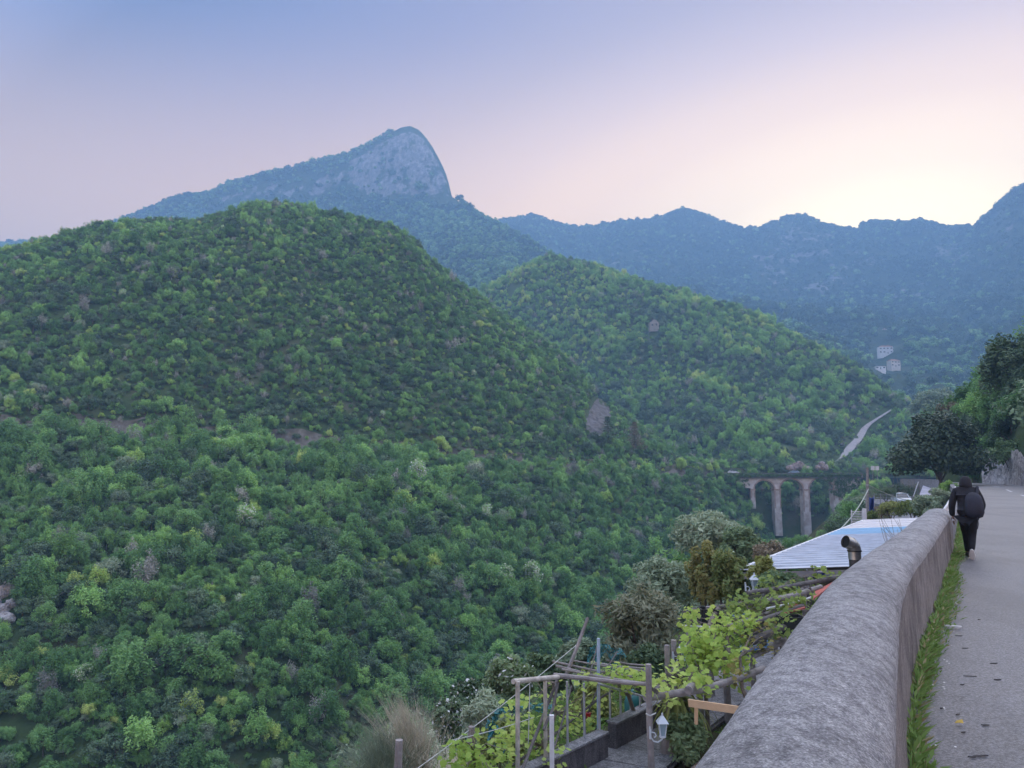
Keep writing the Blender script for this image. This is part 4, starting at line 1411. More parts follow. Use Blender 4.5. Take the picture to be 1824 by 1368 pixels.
# ------------------------------------------------------------------ shared builders
def shrub(name, label, cat, box, Y, mat, leaf, n_cl=26, per=60, stems=5, ground=None, group=None, shell=.45, depth=None, bark=None, spread=.23, mats=None, frac=.3, droop=0.0, up=.35, seed=0, trunk=None, tmpl=None, flat=.0):
    """a bush or tree that fills the box (x0, y0, x1, y1) of the photograph at distance Y"""
    x0, y0, x1, y1 = box
    a, b = P(x0, (y0 + y1) / 2, Y), P(x1, (y0 + y1) / 2, Y)
    top, bot = P((x0 + x1) / 2, y0, Y), P((x0 + x1) / 2, y1, Y)
    rx = (b.x - a.x) / 2 / 1.12
    rz = (top.z - bot.z) / 2 / 1.1
    c = Vector(((a.x + b.x) / 2, Y, (top.z + bot.z) / 2))
    g = ground if ground is not None else bot.z
    rg_ = np.random.default_rng(int(x0 * 7 + y0 * 13 + seed))
    C = clumps(rg_, n_cl, 1, 1, 0, shell)
    if flat:
        C[:, 2] = np.where(C[:, 2] < -flat, -flat * rg_.random(len(C)), C[:, 2])
    C = C * np.array([rx, depth or rx, rz])
    V = leaf_cloud(rg_, C, np.array([rx, depth or rx, rz]) * spread, per, leaf[0], leaf[1], (0, 0, -rz * .4), up, .6, droop=droop, tmpl=DIAMOND if tmpl is None else tmpl)
    t = thing(name, label, cat, (c.x, c.y, g), group)
    mi = None
    if mats:
        mi = (rg_.random(len(V)) < frac).astype(int)
    V = V + np.array([0, 0, c.z - g])
    cr_ = link('crown', leaf_mesh('crown', V, [mat] + (mats or []), mi))
    cr_.parent = t
    m_ = MB()
    hc = c.z - g
    r0 = trunk or max(.02, rx * .05)
    if stems == 1:
        limbs(rg_, m_, hc, r0, [tuple(q + np.array([0, 0, hc])) for q in C[:12] * .85], .06 * rx)
    else:
        for k in range(stems):
            q = C[k % len(C)] * .8 + np.array([0, 0, hc])
            b0 = Vector((rg_.normal() * rx * .12, rg_.normal() * rx * .12, -.1))
            mm_ = Vector(((b0.x + q[0]) / 2 + rg_.normal() * rx * .08, (b0.y + q[1]) / 2, q[2] * .5))
            m_.tube([b0, mm_, Vector(q)], [r0, r0 * .7, r0 * .2], 5, cap=False)
    o = m_.build('trunk' if stems == 1 else 'stems', bark or M_bark, t, smooth=True, local=True, fix=False)
    return t

def rock_blob(rg_, c, r, seed, mbx=None, n=3):
    bm = bmesh.new()
    bmesh.ops.create_icosphere(bm, subdivisions=n, radius=1)
    out = []
    for v in bm.verts:
        p = v.co
        k = 1 + .35 * float(fbm(np.array([p.x * 1.3 + seed]), np.array([p.y * 1.3 + p.z * 1.7]), seed, 4)[0]) + .18 * float(fbm(np.array([p.x * 4 + seed]), np.array([p.z * 4 + p.y * 3]), seed + 9, 3)[0])
        out.append((c[0] + p.x * r[0] * k, c[1] + p.y * r[1] * k, c[2] + p.z * r[2] * k))
    fs = [tuple(v.index for v in f.verts) for f in bm.faces]
    bm.free()
    mbx = mbx or MB()
    return mbx.add(out, fs)
def rock_mat(name, cols, sc, bd):
    m, t, b = new_mat(name)
    v = coords(t)
    c1 = ramp(t, noise(t, sc, 7, .7, v, .6), [(.28, cols[0]), (.5, cols[1]), (.7, cols[2])])
    vo = nd(t, 'ShaderNodeTexVoronoi', feature='DISTANCE_TO_EDGE')
    vo.inputs['Scale'].default_value = sc * 1.6
    t.links.new(v, vo.inputs['Vector'])
    ck = ramp(t, vo.outputs['Distance'], [(0, (.35, .35, .35)), (.06, (1, 1, 1))])
    t.links.new(mixc(t, .8, c1, ck, 'MULTIPLY'), b.inputs['Base Color'])
    b.inputs['Roughness'].default_value = .95
    bump(t, noise(t, sc * 4, 6, .7, v), .9, bd, b)
    return m
M_lime = rock_mat('limestone', [(.20, .19, .19), (.40, .385, .38), (.60, .58, .56)], .9, .12)
M_slip = ground_mat('bare_slip_rock', [(.07, .065, .06), (.15, .14, .138), (.24, .225, .22)], .5, bmp=1, bdist=.4)

# ------------------------------------------------------------------ bare slip, outcrops, track clearing
rows = []
for j in range(15):
    v = -1 + 2 * j / 14
    r = []
    for i in range(11):
        h = -1 + 2 * i / 10
        w = math.sqrt(max(0.02, 1 - v * v)) * (.8 + .2 * v)
        x = 1066 + 8 * v * -1 + h * w * 30 * (1 + .15 * float(fbm(np.array([j * .6]), np.array([i * .1]), 5, 2)[0]))
        y = 752 + v * 48
        r.append(hit(near, x, y, 250, 420, .6 * (1 - h * h) * (1 - v * v) + .15 + .9 * float(fbm(np.array([i * .5]), np.array([j * .45]), 7, 3)[0])))
    rows.append(r)
o = MB().grid(rows).build('bare_slope', M_slip, smooth=True)
tag(o, kind='structure')
q = hit(near, 6, 1072, 80, 170)
oc = thing('rock_outcrop', 'pale limestone outcrop on the hillside at the left edge', 'rock', q)
rgk = np.random.default_rng(77)
for k, (dx, dy, sx, sz_) in enumerate([(4, 1042, 1.5, .9), (16, 1056, 1.2, 1.0), (-4, 1066, 1.6, 1.3), (22, 1078, .8, .7), (2, 1092, 1.3, 1.2), (14, 1104, 1.2, .9), (-10, 1086, 1.2, 1.6)]):
    h_ = hit(near, dx, dy, 80, 170)
    rock_blob(rgk, h_ + Vector((0, -.3, .3)), (sx, 1.0, sz_), 300 + k).build('boulder', M_lime, oc, smooth=False)
for k, (x, y) in enumerate([(1182, 700)]):
    pass

# ------------------------------------------------------------------ lane climbing the middle hill
M_lane = asphalt('lane_asphalt', (.21, .20, .22))
ln = [(1488, 826, 4), (1500, 818, 8), (1509, 808, 16), (1516, 799, 18), (1527, 787, 15), (1535, 775, 13), (1540, 766, 12), (1548, 758, 9), (1560, 750, 7), (1574, 741, 6), (1588, 732, 4)]
rows = []
for x, y, w in ln:
    rows.append([hit(mid, x - w / 2, y, 318, 560, .9), hit(mid, x, y, 318, 560, 1.0), hit(mid, x + w / 2, y, 318, 560, .9)])
tag(MB().grid(rows).build('hillside_lane', M_lane, smooth=True), kind='structure')

# ------------------------------------------------------------------ viaduct
M_brick = ground_mat('viaduct_brick', [(.27, .19, .15), (.40, .30, .25), (.50, .40, .35)], .8, bmp=.6, bdist=.05)
M_pier = ground_mat('viaduct_pier_render', [(.42, .34, .30), (.60, .54, .50), (.74, .70, .67)], .5, bmp=.5, bdist=.05)
M_deck = ground_mat('viaduct_deck', [(.10, .095, .09), (.15, .14, .13), (.21, .20, .19)], .6, bmp=.5, bdist=.05)
K_ = .2174
V0 = P(1384, 850, 300)
vx = Vector((math.cos(R(-6)), math.sin(R(-6)), 0))
vy = Vector((-vx.y, vx.x, 0))
def VP(px, py, d=0.0):
    return V0 + vx * ((px - 1384) * K_) + vy * d + Vector((0, 0, (850 - py) * K_))
via = thing('viaduct', 'brick road viaduct with tall piers and round arches across the valley', 'viaduct', VP(1384, 940))
DEP = 5.0
def vbox(x0, x1, y0, y1, d0=0.0, d1=DEP):
    return MB().prism([VP(x0, y0, d0), VP(x1, y0, d0), VP(x1, y1, d0), VP(x0, y1, d0)], vy * (d1 - d0))
for x0, x1, yb in [(1338, 1345, 905), (1378.5, 1389, 952), (1427.5, 1438.5, 966), (1479, 1489, 915)]:
    # slightly battered pier
    m_ = MB()
    g_ = .8
    A = [VP(x0, 873), VP(x1, 873), VP(x1, 873, DEP), VP(x0, 873, DEP)]
    B = [VP(x0 - g_, yb, -.3), VP(x1 + g_, yb, -.3), VP(x1 + g_, yb, DEP + .3), VP(x0 - g_, yb, DEP + .3)]
    m_.add(A + B, [(0, 1, 2, 3), (4, 5, 1, 0), (5, 6, 2, 1), (6, 7, 3, 2), (7, 4, 0, 3)])
    pr = m_.build('pier', M_pier, via)
    vbox(x0 - 1.4, x1 + 1.4, 870.6, 873.2, -.3, DEP + .3).build('impost', M_brick, pr)
    for xq in (x0 - .3, x1 - 1.9):
        vbox(xq, xq + 2.2, 874, yb - 2, -.12, .02).build('quoin', M_brick, pr)
def arch(x0, x1):
    m_ = MB()
    r = (x1 - x0) / 2
    c = (x0 + x1) / 2
    n_ = 18
    lo = [(c - r * math.cos(math.pi * k / n_), 871.5 - r * .93 * math.sin(math.pi * k / n_)) for k in range(n_ + 1)]
    for d in (.25, DEP - .25):
        b0 = len(m_.v)
        for x, y in lo:
            m_.v += [tuple(VP(x, y, d)), tuple(VP(x, 852, d))]
        for k in range(n_):
            m_.f.append((b0 + 2 * k, b0 + 2 * k + 2, b0 + 2 * k + 3, b0 + 2 * k + 1))
    b0 = len(m_.v)
    for x, y in lo:
        m_.v += [tuple(VP(x, y, .25)), tuple(VP(x, y, DEP - .25))]
    for k in range(n_):
        m_.f.append((b0 + 2 * k, b0 + 2 * k + 1, b0 + 2 * k + 3, b0 + 2 * k + 2))
    a_ = m_.build('arch', M_pier, via)
    # projecting voussoir ring
    m_ = MB()
    ro = r + 2.4
    out_ = [(c - ro * math.cos(math.pi * k / n_), 871.5 - (r * .93 + 2.4) * math.sin(math.pi * k / n_)) for k in range(n_ + 1)]
    rows = []
    for (xa, ya), (xb, yb_) in zip(lo, out_):
        rows.append([VP(xa, ya, .3), VP(xa, ya, .02), VP(xb, yb_, .02), VP(xb, yb_, .3)])
    m_.grid(rows).build('arch_ring', M_brick, a_)
for x0, x1 in [(1345, 1378.5), (1389, 1427.5), (1438.5, 1479)]:
    arch(x0, x1)
for x0, x1 in [(1338, 1345), (1378.5, 1389), (1427.5, 1438.5), (1479, 1489)]:
    vbox(x0, x1, 852, 871, .1, DEP - .1).build('spandrel', M_pier, via)
ab = vbox(1296, 1338, 852, 869, .2, DEP + 8)
ab.build('abutment', M_pier, via)
vbox(1489, 1526, 852, 915, .2, DEP + 8).build('abutment', M_pier, via)
vbox(1292, 1530, 850.0, 852.2, -.55, DEP + .55).build('cornice', M_deck, via)
vbox(1292, 1530, 844.2, 850.0, -.1, DEP + .1).build('deck', M_asph2, via)
vbox(1292, 1530, 842.4, 846.8, -.45, -.12).build('parapet', M_deck, via)
vbox(1292, 1530, 842.4, 846.8, DEP + .12, DEP + .45).build('parapet', M_deck, via)
L_ivy = leaf_mat('ivy', (.030, .060, .026), (.055, .095, .038), (.095, .14, .06), .15, gain=2.4)
rgi = np.random.default_rng(55)
C = []
for x in np.arange(1294, 1525, 1.6):
    dn = max(0, float(vnoise(np.array([x * .06]), np.array([1.0]), 8)[0]) - .25)
    if x > 1440 or x < 1345:
        dn += .25
    for k in range(int(1 + dn * 3)):
        C.append(VP(x + rgi.normal() * 1, 845.5 - rgi.uniform(-2.6, .9 * (.4 + dn)), rgi.uniform(-.75, -.4)))
    if x > 1452 and x < 1492:
        for k in range(3):
            C.append(VP(x, rgi.uniform(850, 850 + (x - 1445) * .9 if x < 1482 else 884), -.3))
    if x > 1484:
        for k in range(7):
            C.append(VP(x, rgi.uniform(845, 886), -.3))
    if x < 1334:
        C.append(VP(x, rgi.uniform(850, 869), -.3))
V = leaf_cloud(rgi, np.array([tuple(c) for c in C]), (.35, .3, .35), 16, .45, .35, (70, 330, 0), .3, .4)
iv = link('ivy', leaf_mesh('ivy', V, [L_ivy]), via)
tag(iv, 'ivy trailing over the viaduct parapet', kind='stuff')

# exposed pinkish rock behind the viaduct deck
M_pink = rock_mat('pinkish_rock', [(.22, .165, .15), (.34, .27, .25), (.45, .39, .37)], .5, .2)
ro = thing('roadside_rock', 'pinkish bare rock cut behind the viaduct deck', 'rock', P(1425, 846, 322))
for k, (x, y, sx, sz_) in enumerate([(1408, 834, 1.9, 1.2), (1416, 831, 1.7, 1.6), (1424, 829, 2.0, 1.7), (1431, 833, 1.6, 1.2), (1438, 834, 1.5, .9), (1464, 829, 1.4, 1.9), (1458, 833, 1.2, 1.1), (1470, 833, 1.3, 1.2)]):
    rock_blob(rgk, P(x, y, 322), (sx, 1.2, sz_), 330 + k).build('boulder', M_pink, ro)

# ------------------------------------------------------------------ cars
M_glass = mat_plain('car_glass', (.03, .035, .045), .12, var=.1)
M_tyre = mat_plain('tyre', (.02, .02, .02), .85)
M_rim = mat_plain('wheel_rim', (.45, .46, .48), .35, .6)
M_lamp = mat_plain('headlight_glass', (.75, .78, .82), .15)
M_trim = mat_plain('black_trim', (.03, .03, .032), .6)
def car(label, loc, heading, paint, group=None, suv=False):
    """own frame: +x is the front"""
    t = thing('parked_car', label, 'car', loc, group)
    t.rotation_euler = (0, 0, heading)
    hh = 1.58 if suv else 1.42
    def sec(x, hw, z0, z1, n=7):
        pts = []
        for k in range(n + 1):
            a = k / n
            zz = z0 + (z1 - z0) * a
            bul = 1 - .06 * (1 - a) ** 2 - .10 * max(0, a - .72) / .28 * .9
            pts.append((x, hw * bul, zz))
        return [(p[0], -p[1], p[2]) for p in pts[::-1]][:0] + [(p[0], p[1], p[2]) for p in pts] + [(x, 0, z1 + .02)] + [(p[0], -p[1], p[2]) for p in pts[::-1]] + [(x, 0, z0)]
    st = [(-2.02, .62, .42, .80), (-1.96, .78, .34, .92), (-1.6, .85, .26, .96), (-.9, .87, .24, .95), (0, .875, .24, .93), (.8, .87, .24, .92), (1.3, .86, .26, .86), (1.75, .82, .28, .74), (1.98, .70, .32, .66), (2.05, .5, .38, .58)]
    rows = [[Vector(p) for p in (lambda s_: s_ + s_[:1])(sec(*q))] for q in st]
    m_ = MB().grid(rows)
    k = len(rows[0])
    m_.f.append(tuple(range(k - 1)))
    m_.f.append(tuple(len(m_.v) - k + j for j in range(k - 1)))
    m_.build('body', paint, t, smooth=True, local=True)
    cab = [(-1.75, .66, .93, .95), (-1.45, .70, .93, hh - .16), (-.9, .70, .93, hh), (-.1, .70, .93, hh), (.25, .69, .92, hh - .08), (.95, .70, .91, .93)]
    rows = [[Vector((x, hw, z0)), Vector((x, hw * .84, z1)), Vector((x, 0, z1 + .03)), Vector((x, -hw * .84, z1)), Vector((x, -hw, z0))] for x, hw, z0, z1 in cab]
    MB().grid(rows).build('cabin_glass', M_glass, t, smooth=True, local=True)
    rr = [[Vector((x, hw * .80, z1 + .012)), Vector((x, 0, z1 + .045)), Vector((x, -hw * .80, z1 + .012))] for x, hw, z0, z1 in cab[1:5]]
    MB().grid(rr).build('roof', paint, t, smooth=True, local=True, thick=.03)
    for s_ in (-1, 1):
        for xa, za, xb, zb in [(.98, .92, .25, hh - .08), (-.35, .93, -.35, hh - .01), (-1.1, .93, -1.25, hh - .1), (-1.75, .95, -1.4, hh - .14)]:
            MB().bar((xa, s_ * .70, za), (xb, s_ * .60, zb), .07, .05).build('pillar', paint, t, local=True)
        for x in (-1.28, 1.28):
            wm_ = Matrix.Rotation(math.pi / 2, 3, 'X')
            ty = MB().lathe((x, s_ * .76 + .10, .31), [(.20, 0), (.29, .0), (.31, .04), (.31, .16), (.29, .20), (.20, .20)], 18, wm_).build('wheel', M_tyre, t, smooth=True, local=True)
            MB().lathe((x, s_ * .76 + .112, .31), [(.03, -.004), (.19, -.002), (.195, .224), (.03, .228)], 14, wm_).build('rim', M_rim, ty, smooth=True, local=True)
        MB().box((1.90, s_ * .58, .64), (.20, .26, .12), s_ * -.25).build('headlight', M_lamp, t, local=True, bevel=.03)
        MB().box((.72, s_ * .86, .98), (.12, .16, .11)).build('mirror', paint, t, local=True, bevel=.03)
    MB().box((2.03, 0, .45), (.06, 1.0, .13)).build('grille', M_trim, t, local=True, bevel=.02)
    MB().box((2.065, 0, .46), (.02, .42, .09)).build('number_plate', M_white, t, local=True)
    MB().box((1.98, 0, .30), (.16, 1.3, .12)).build('bumper', M_trim, t, local=True, bevel=.03)
    return t
def paint(name, col):
    m = mat_plain(name, col, .3, .15, .06)
    m.node_tree.nodes['Principled BSDF'].inputs['Coat Weight'].default_value = .5
    return m
PW, PB, PD, PS = paint('white_car_paint', (.72, .73, .75)), paint('blue_grey_car_paint', (.26, .36, .46)), paint('dark_car_paint', (.03, .033, .04)), paint('silver_car_paint', (.55, .60, .64))
cars = [('silver hatchback parked facing us on the side lot', P(1606, 899.5, 95), R(-104), PS),
        ('white car on the road at the left end of the viaduct', VP(1310, 844.1, 1.9), R(-6), PW),
        ('blue-grey car crossing the middle of the viaduct', VP(1415, 844.1, 1.7), R(174), PB)]
lq = hit(mid, 1505, 799, 318, 560, 1.15)
cars.append(('dark car parked beside the climbing lane', lq + Vector((-1.2, 0, 0)), R(60), PD))
for lb, lc, hd, pt in cars:
    car(lb, lc, hd, pt)
LOT_Z = cars[0][1].z

# ------------------------------------------------------------------ houses far up the valley
M_stucco = mat_plain('white_stucco', (.88, .87, .84), .9, var=.06, scale=.4)
M_stucco2 = mat_plain('cream_stucco', (.80, .74, .66), .9, var=.12, scale=.4)
M_tile = mat_plain('terracotta_tiles', (.36, .17, .11), .9, var=.3, scale=1.2)
M_pane_hole = mat_plain('pane_and_hole_shade', (.05, .06, .07), .2)
M_shut = mat_plain('green_shutter', (.06, .12, .08), .7)
M_stone = rock_mat('rubble_stone', [(.22, .20, .18), (.36, .33, .30), (.50, .47, .43)], .9, .08)
def house(name, label, at, w, d, h, rz, wall_m, rows_, cols_, roof_h=2.0):
    t = thing(name, label, 'house', at)
    t.rotation_euler = (0, 0, rz)
    MB().box((0, 0, h / 2 - 3), (w, d, h + 6)).build('wall', wall_m, t, local=True)
    e = .5
    if roof_h > 0:
        A = [(-w / 2 - e, -d / 2 - e, h), (w / 2 + e, -d / 2 - e, h), (w / 2 + e, d / 2 + e, h), (-w / 2 - e, d / 2 + e, h), (-w / 4, 0, h + roof_h), (w / 4, 0, h + roof_h)]
        rf = MB().add(A, [(0, 1, 5, 4), (1, 2, 5), (2, 3, 4, 5), (3, 0, 4), (3, 2, 1, 0)]).build('roof', M_tile, t, local=True)
        MB().box((w * .2, d * .1, h + roof_h * .8), (.8, .8, 1.6)).build('chimney', wall_m, rf, local=True)
    else:
        rf = MB().box((0, 0, h + .15), (w + .4, d + .4, .3)).build('roof', M_conc, t, local=True)
    for i in range(rows_):
        for j in range(cols_):
            x = -w / 2 + w * (j + .5) / cols_
            z = h * (i + .55) / rows_
            if i == 0 and j == cols_ // 2:
                dr = MB().box((x, -d / 2 - .03, 1.1), (1.1, .10, 2.2)).build('door', M_shut, t, local=True)
                MB().box((x + .4, -d / 2 - .10, 1.1), (.08, .06, .12)).build('handle', M_rim, dr, local=True)
                continue
            wi = MB().box((x, -d / 2 - .02, z), (1.15, .08, 1.5)).build('window', M_pane_hole, t, local=True)
            for s_ in (-1, 1):
                MB().box((x + s_ * .9, -d / 2 - .05, z), (.55, .06, 1.55)).build('shutter', M_shut, wi, local=True)
    return t
q = hit(far, 1577, 634, 560, 1500)
s_ = q.y / F_PX
house('white_villa', 'white two-storey house with hipped roof, upper of the valley pair', q + Vector((0, 0, 2.5)), 24 * s_, 9, 13 * s_, R(-8), M_stucco, 2, 4, 2.4)
q = hit(far, 1592, 656, 560, 1500)
s_ = q.y / F_PX
house('cream_house', 'cream house with red tiled roof, lower of the valley pair', q + Vector((0, 0, 2.0)), 19 * s_, 8, 11 * s_, R(14), M_stucco2, 2, 3, 2.2)
q = hit(far, 1567, 661, 560, 1500)
house('flat_roofed_shed', 'low white flat-roofed shed left of the cream house', q + Vector((0, 0, 2.0)), 12, 5, 3.4, R(4), M_stucco, 1, 3, 0)
q = hit(far, 1575, 590, 560, 1500)
house('small_white_hut', 'tiny white hut on the slope above the white villa', q + Vector((0, 0, .2)), 6, 4, 3, R(4), M_stucco, 1, 2, 1.2)
# roofless stone ruin on the middle hill
q = hit(mid, 1165, 590, 420, 720) + Vector((0, 0, 1.5))
t = thing('stone_ruin', 'small pale stone ruin standing on the middle hillside', 'ruin', q)
for nm, pts in [('front_wall', [(-3.4, -2.5, -2), (3.2, -2.5, -2), (3.2, -2.5, 4.6), (2.2, -2.5, 5.2), (1.2, -2.5, 6.6), (-.4, -2.5, 6.9), (-1.6, -2.5, 6.1), (-2.2, -2.5, 4.8), (-3.4, -2.5, 4.4)]),
                ('back_wall', [(-3.4, 2.0, -2), (3.2, 2.0, -2), (3.2, 2.0, 5.2), (0, 2.0, 7.2), (-3.4, 2.0, 5.0)])]:
    MB().prism(pts, (0, .5, 0)).build(nm, M_stone, t, local=True)
for x in (-3.4, 2.7):
    MB().prism([(x, -2.4, -2), (x, 2.3, -2), (x, 2.3, 4.9), (x, 0, 4.4), (x, -2.4, 4.5)], (.5, 0, 0)).build('side_wall', M_stone, t, local=True)
for x, z in [(-1.6, 2.9), (1.3, 3.0)]:
    MB().box((x, -2.52, z), (.9, .1, 1.3)).build('window', M_pane_hole, t, local=True)  # dark panels paint the shade of the open window holes

# ------------------------------------------------------------------ conifers and skyline tree on the near hill
def conifer(name, label, px, ybase, ytop, hill, Y0, Y1, mat, wpx, seed):
    q = hit(hill, px, ybase, Y0, Y1)
    s_ = q.y / F_PX
    h, r = (ybase - ytop) * s_, wpx / 2 * s_
    rg_ = np.random.default_rng(seed)
    t = thing(name, label, 'tree', q)
    m_ = MB().tube([(0, 0, -.5), (.1, 0, h * .5), (0, .1, h * .97)], [.28, .18, .04], 7)
    C, SP = [], []
    z = h * .12
    while z < h:
        f = 1 - z / h
        R_ = r * (f ** .75) * rg_.uniform(.75, 1.1) + .15
        nb = 7
        a0 = rg_.uniform(0, 6.28)
        for k in range(nb):
            a = a0 + 6.28 * k / nb + rg_.normal() * .2
            tip = Vector((math.cos(a) * R_, math.sin(a) * R_, z + .15 * R_))
            m_.tube([(0, 0, z), tip], [.05, .015], 4, cap=False)
            for g_ in (.4, .7, 1.0):
                C.append(tuple(Vector((0, 0, z)).lerp(tip, g_)))
        z += h * .055 * rg_.uniform(.8, 1.25)
    V = leaf_cloud(rg_, np.array(C), (.42, .42, .2), 13, .5, .14, (0, 0, h * .4), .5, .5)
    m_.build('trunk', M_bark, t, local=True, fix=False)
    c = link('crown', leaf_mesh('crown', V, [mat]))
    c.parent = t
conifer('pine_tree', 'dark green pine standing in front of the bare slip', 1083, 805, 742, near, 230, 330, L_pine, 44, 3)
conifer('brown_conifer', 'brownish conifer standing right of the dark pine', 1131, 808, 752, near, 230, 340, L_brown, 40, 4)
def bare_tree(name, label, base, h, w, mat, seed, depth=4):
    rg_ = np.random.default_rng(seed)
    t = thing(name, label, 'tree', base)
    br = []
    def grow(p, d, l, r, k):
        e = p + d * l
        br.append((p, p.lerp(e, .5) + Vector(rg_.normal(size=3)) * l * .06, e, r))
        if k == 0:
            return
        for _ in range(3 if k > 1 else 4):
            nd_ = (d + Vector(rg_.normal(size=3)) * .55 * w + Vector((0, 0, .12))).normalized()
            grow(p.lerp(e, rg_.uniform(.55, 1.0)), nd_, l * rg_.uniform(.55, .8), r * .55, k - 1)
    grow(Vector((0, 0, -.3)), Vector((0, 0, 1)), h * .34, h * .022, depth)
    tr = MB()
    tw = MB()
    for i, (a, m, e, r) in enumerate(br):
        (tr if r > h * .008 else tw).tube([a, m, e], [r, r * .8, r * .45], 5 if r > h * .008 else 3, cap=False)
    tr.build('trunk', mat, t, local=True, fix=False)
    tw.build('twigs', mat, t, local=True, fix=False)
    return t
q = hit(near, 150, 420, 300, 420)
u_, sl_ = ray(152, 424)
bare_tree('bare_tree', 'bare twiggy tree on the skyline of the near hill', Vector((u_ * 350, 350, float(near.z(np.array([u_]), np.array([350.]))[0]))), 7.5, 1.0, M_bark_grey, 8)

# ------------------------------------------------------------------ rock cutting and trees by the road bend
rf_u = np.linspace(.602, .80, 230)
K = right.at_u(rf_u)
rows = []
for k, u_ in enumerate(rf_u):
    Yf, zf = float(K[0][0][k]), float(K[0][1][k])
    hgt = (3.0 + 1.8 * float(fbm(np.array([k * .06]), np.array([0.]), 401, 4)[0])) * min(1, .45 + k / 30)
    r = []
    for j in range(26):
        a = j / 25
        out = .9 * (1 - a) + 1.2 * float(fbm(np.array([u_ * 90]), np.array([a * 2.4]), 403, 4)[0]) + .7 * abs(float(fbm(np.array([u_ * 330]), np.array([a * 6]), 405, 4)[0]))
        Yq = Yf - .5 - out * .7 + a * .7
        r.append((u_ * Yq, Yq, zf - .25 + a * hgt))
    rows.append(r)
o = MB().grid(rows).build('rock_cutting', M_lime, smooth=False)
tag(o, kind='structure')
L_carob = leaf_mat('leaf_carob', (.020, .034, .020), (.034, .054, .030), (.085, .105, .075), .1, .45, gain=2.2)
L_dkoak = leaf_mat('leaf_dark_oak', (.022, .040, .022), (.038, .064, .030), (.070, .100, .050), .15, gain=2.4)
shrub('carob_tree', 'large dark rounded evergreen tree at the road bend', 'tree', (1592, 744, 1748, 872), 77, L_carob, (.42, .24), 95, 170, 1, ground=-1.6, spread=.17, trunk=.22, shell=.5)
TREES = [('oak_tree', 'tall dark oak above the road bend at the right edge', (1752, 594, 1862, 745), 90, L_dkoak, .3), ('oak_tree', 'dark evergreen oak overhanging the rock cutting at right', (1788, 660, 1905, 818), 84, L_dkoak, .3),
         ('fresh_green_tree', 'light green tree below the tall dark oak', (1733, 700, 1790, 812), 93, L_fglime, .2), ('oak_tree', 'mid green tree left of the tall dark oak', (1690, 684, 1760, 790), 118, L_fg, .2),
         ('brown_green_tree', 'brownish green rounded tree behind the dark carob', (1670, 716, 1722, 800), 112, L_brown, .2), ('pale_tree', 'bluish grey-green tree in the valley beyond the bend', (1622, 690, 1700, 745), 330, L_olive, .3)]
for nm, lb, bx_, Yd, mt, tr_ in TREES:
    w_ = (bx_[2] - bx_[0]) * Yd / F_PX
    shrub(nm, lb, 'tree', bx_, Yd, mt, (.05 * w_ + .16, .03 * w_ + .08), 52, 110, 1, ground=P(bx_[0], bx_[3], Yd).z - 1.5, spread=.17, trunk=tr_, shell=.5)
shrub('ivy_shrub', 'green ivy hanging over the rock cutting', 'shrub', (1768, 782, 1830, 836), 79, L_ivy, (.22, .16), 30, 90, 4, spread=.2)
shrub('slope_bush', 'dark evergreen bush on the slope above the rock cutting', 'shrub', (1776, 728, 1836, 806), 83, L_dkoak, (.26, .16), 34, 100, 5, spread=.2)
shrub('slope_bush', 'mid green bush above the left end of the rock cutting', 'shrub', (1738, 772, 1790, 834), 87, L_fg, (.24, .14), 32, 90, 5, spread=.2)
shrub('slope_bush', 'dark bush between the carob and the rock cutting', 'shrub', (1716, 770, 1756, 836), 98, L_dkoak, (.26, .15), 30, 90, 5, spread=.2)
shrub('roadside_bush', 'low green bush at the left end of the rock cutting', 'shrub', (1722, 826, 1752, 862), 93, L_fg, (.25, .15), 24, 70, 4, spread=.2)

# round road sign beyond the walker
sg = thing('road_sign', 'small round white road sign at the bend', 'sign', P(1725, 862, 94))
M_pole = mat_plain('galvanised', (.36, .37, .38), .5, .5)
MB().tube([P(1725, 864, 94), P(1725, 836, 94)], .035, 8).build('pole', M_pole, sg, smooth=True)
cc = P(1725, 840, 93.9)
fx = Matrix.Rotation(math.pi / 2, 3, 'X')
MB().lathe(cc, [(.30, -.015), (.30, .015)], 24, fx).build('sign_face', mat_plain('sign_red', (.55, .10, .10), .5), sg)
MB().lathe(cc + Vector((0, -.022, 0)), [(.235, -.004), (.235, .004)], 24, fx).build('sign_centre', M_white, sg)

# ------------------------------------------------------------------ side lot: pole, cable, fence, tarp, boards
M_wood_pole = mat_plain('grey_pole_wood', (.27, .255, .24), .9, var=.25, scale=8, bmp=.4)
pl = thing('utility_pole', 'grey concrete utility pole left of the parked silver car', 'pole', P(1545, 914, 56))
MB().tube([P(1545, 918, 56), P(1545, 833, 56)], [.125, .085], 12).build('shaft', M_wood_pole, pl, smooth=True)
MB().lathe(P(1545, 864, 56), [(.11, -.04), (.135, -.04), (.135, .05), (.11, .05)], 12).build('collar', M_pole, pl)
MB().lathe(P(1545, 857, 56), [(.11, -.025), (.125, -.025), (.125, .025), (.11, .025)], 12).build('collar', M_pole, pl)
M_cable = mat_plain('pale_cable', (.46, .50, .42), .6)
def sag(a, b, s_, n_=14):
    return [a.lerp(b, k / n_) + Vector((0, 0, -s_ * 4 * (k / n_) * (1 - k / n_))) for k in range(n_ + 1)]
for a, b, s_, lb in [(P(1547, 871, 56), P(1476, 960, 36), .35, 'pale sagging cable from the utility pole down to the terrace roof'), (P(1546, 863, 56), P(1640, 893, 66), .30, 'pale sagging cable from the utility pole over the parked car')]:
    tag(MB().tube(sag(a, b, s_), .03, 6).build('cable', M_cable, smooth=True), lb, 'cable')
M_tarp = mat_plain('blue_tarpaulin', (.035, .06, .22), .6, var=.3, scale=3)
rows = []
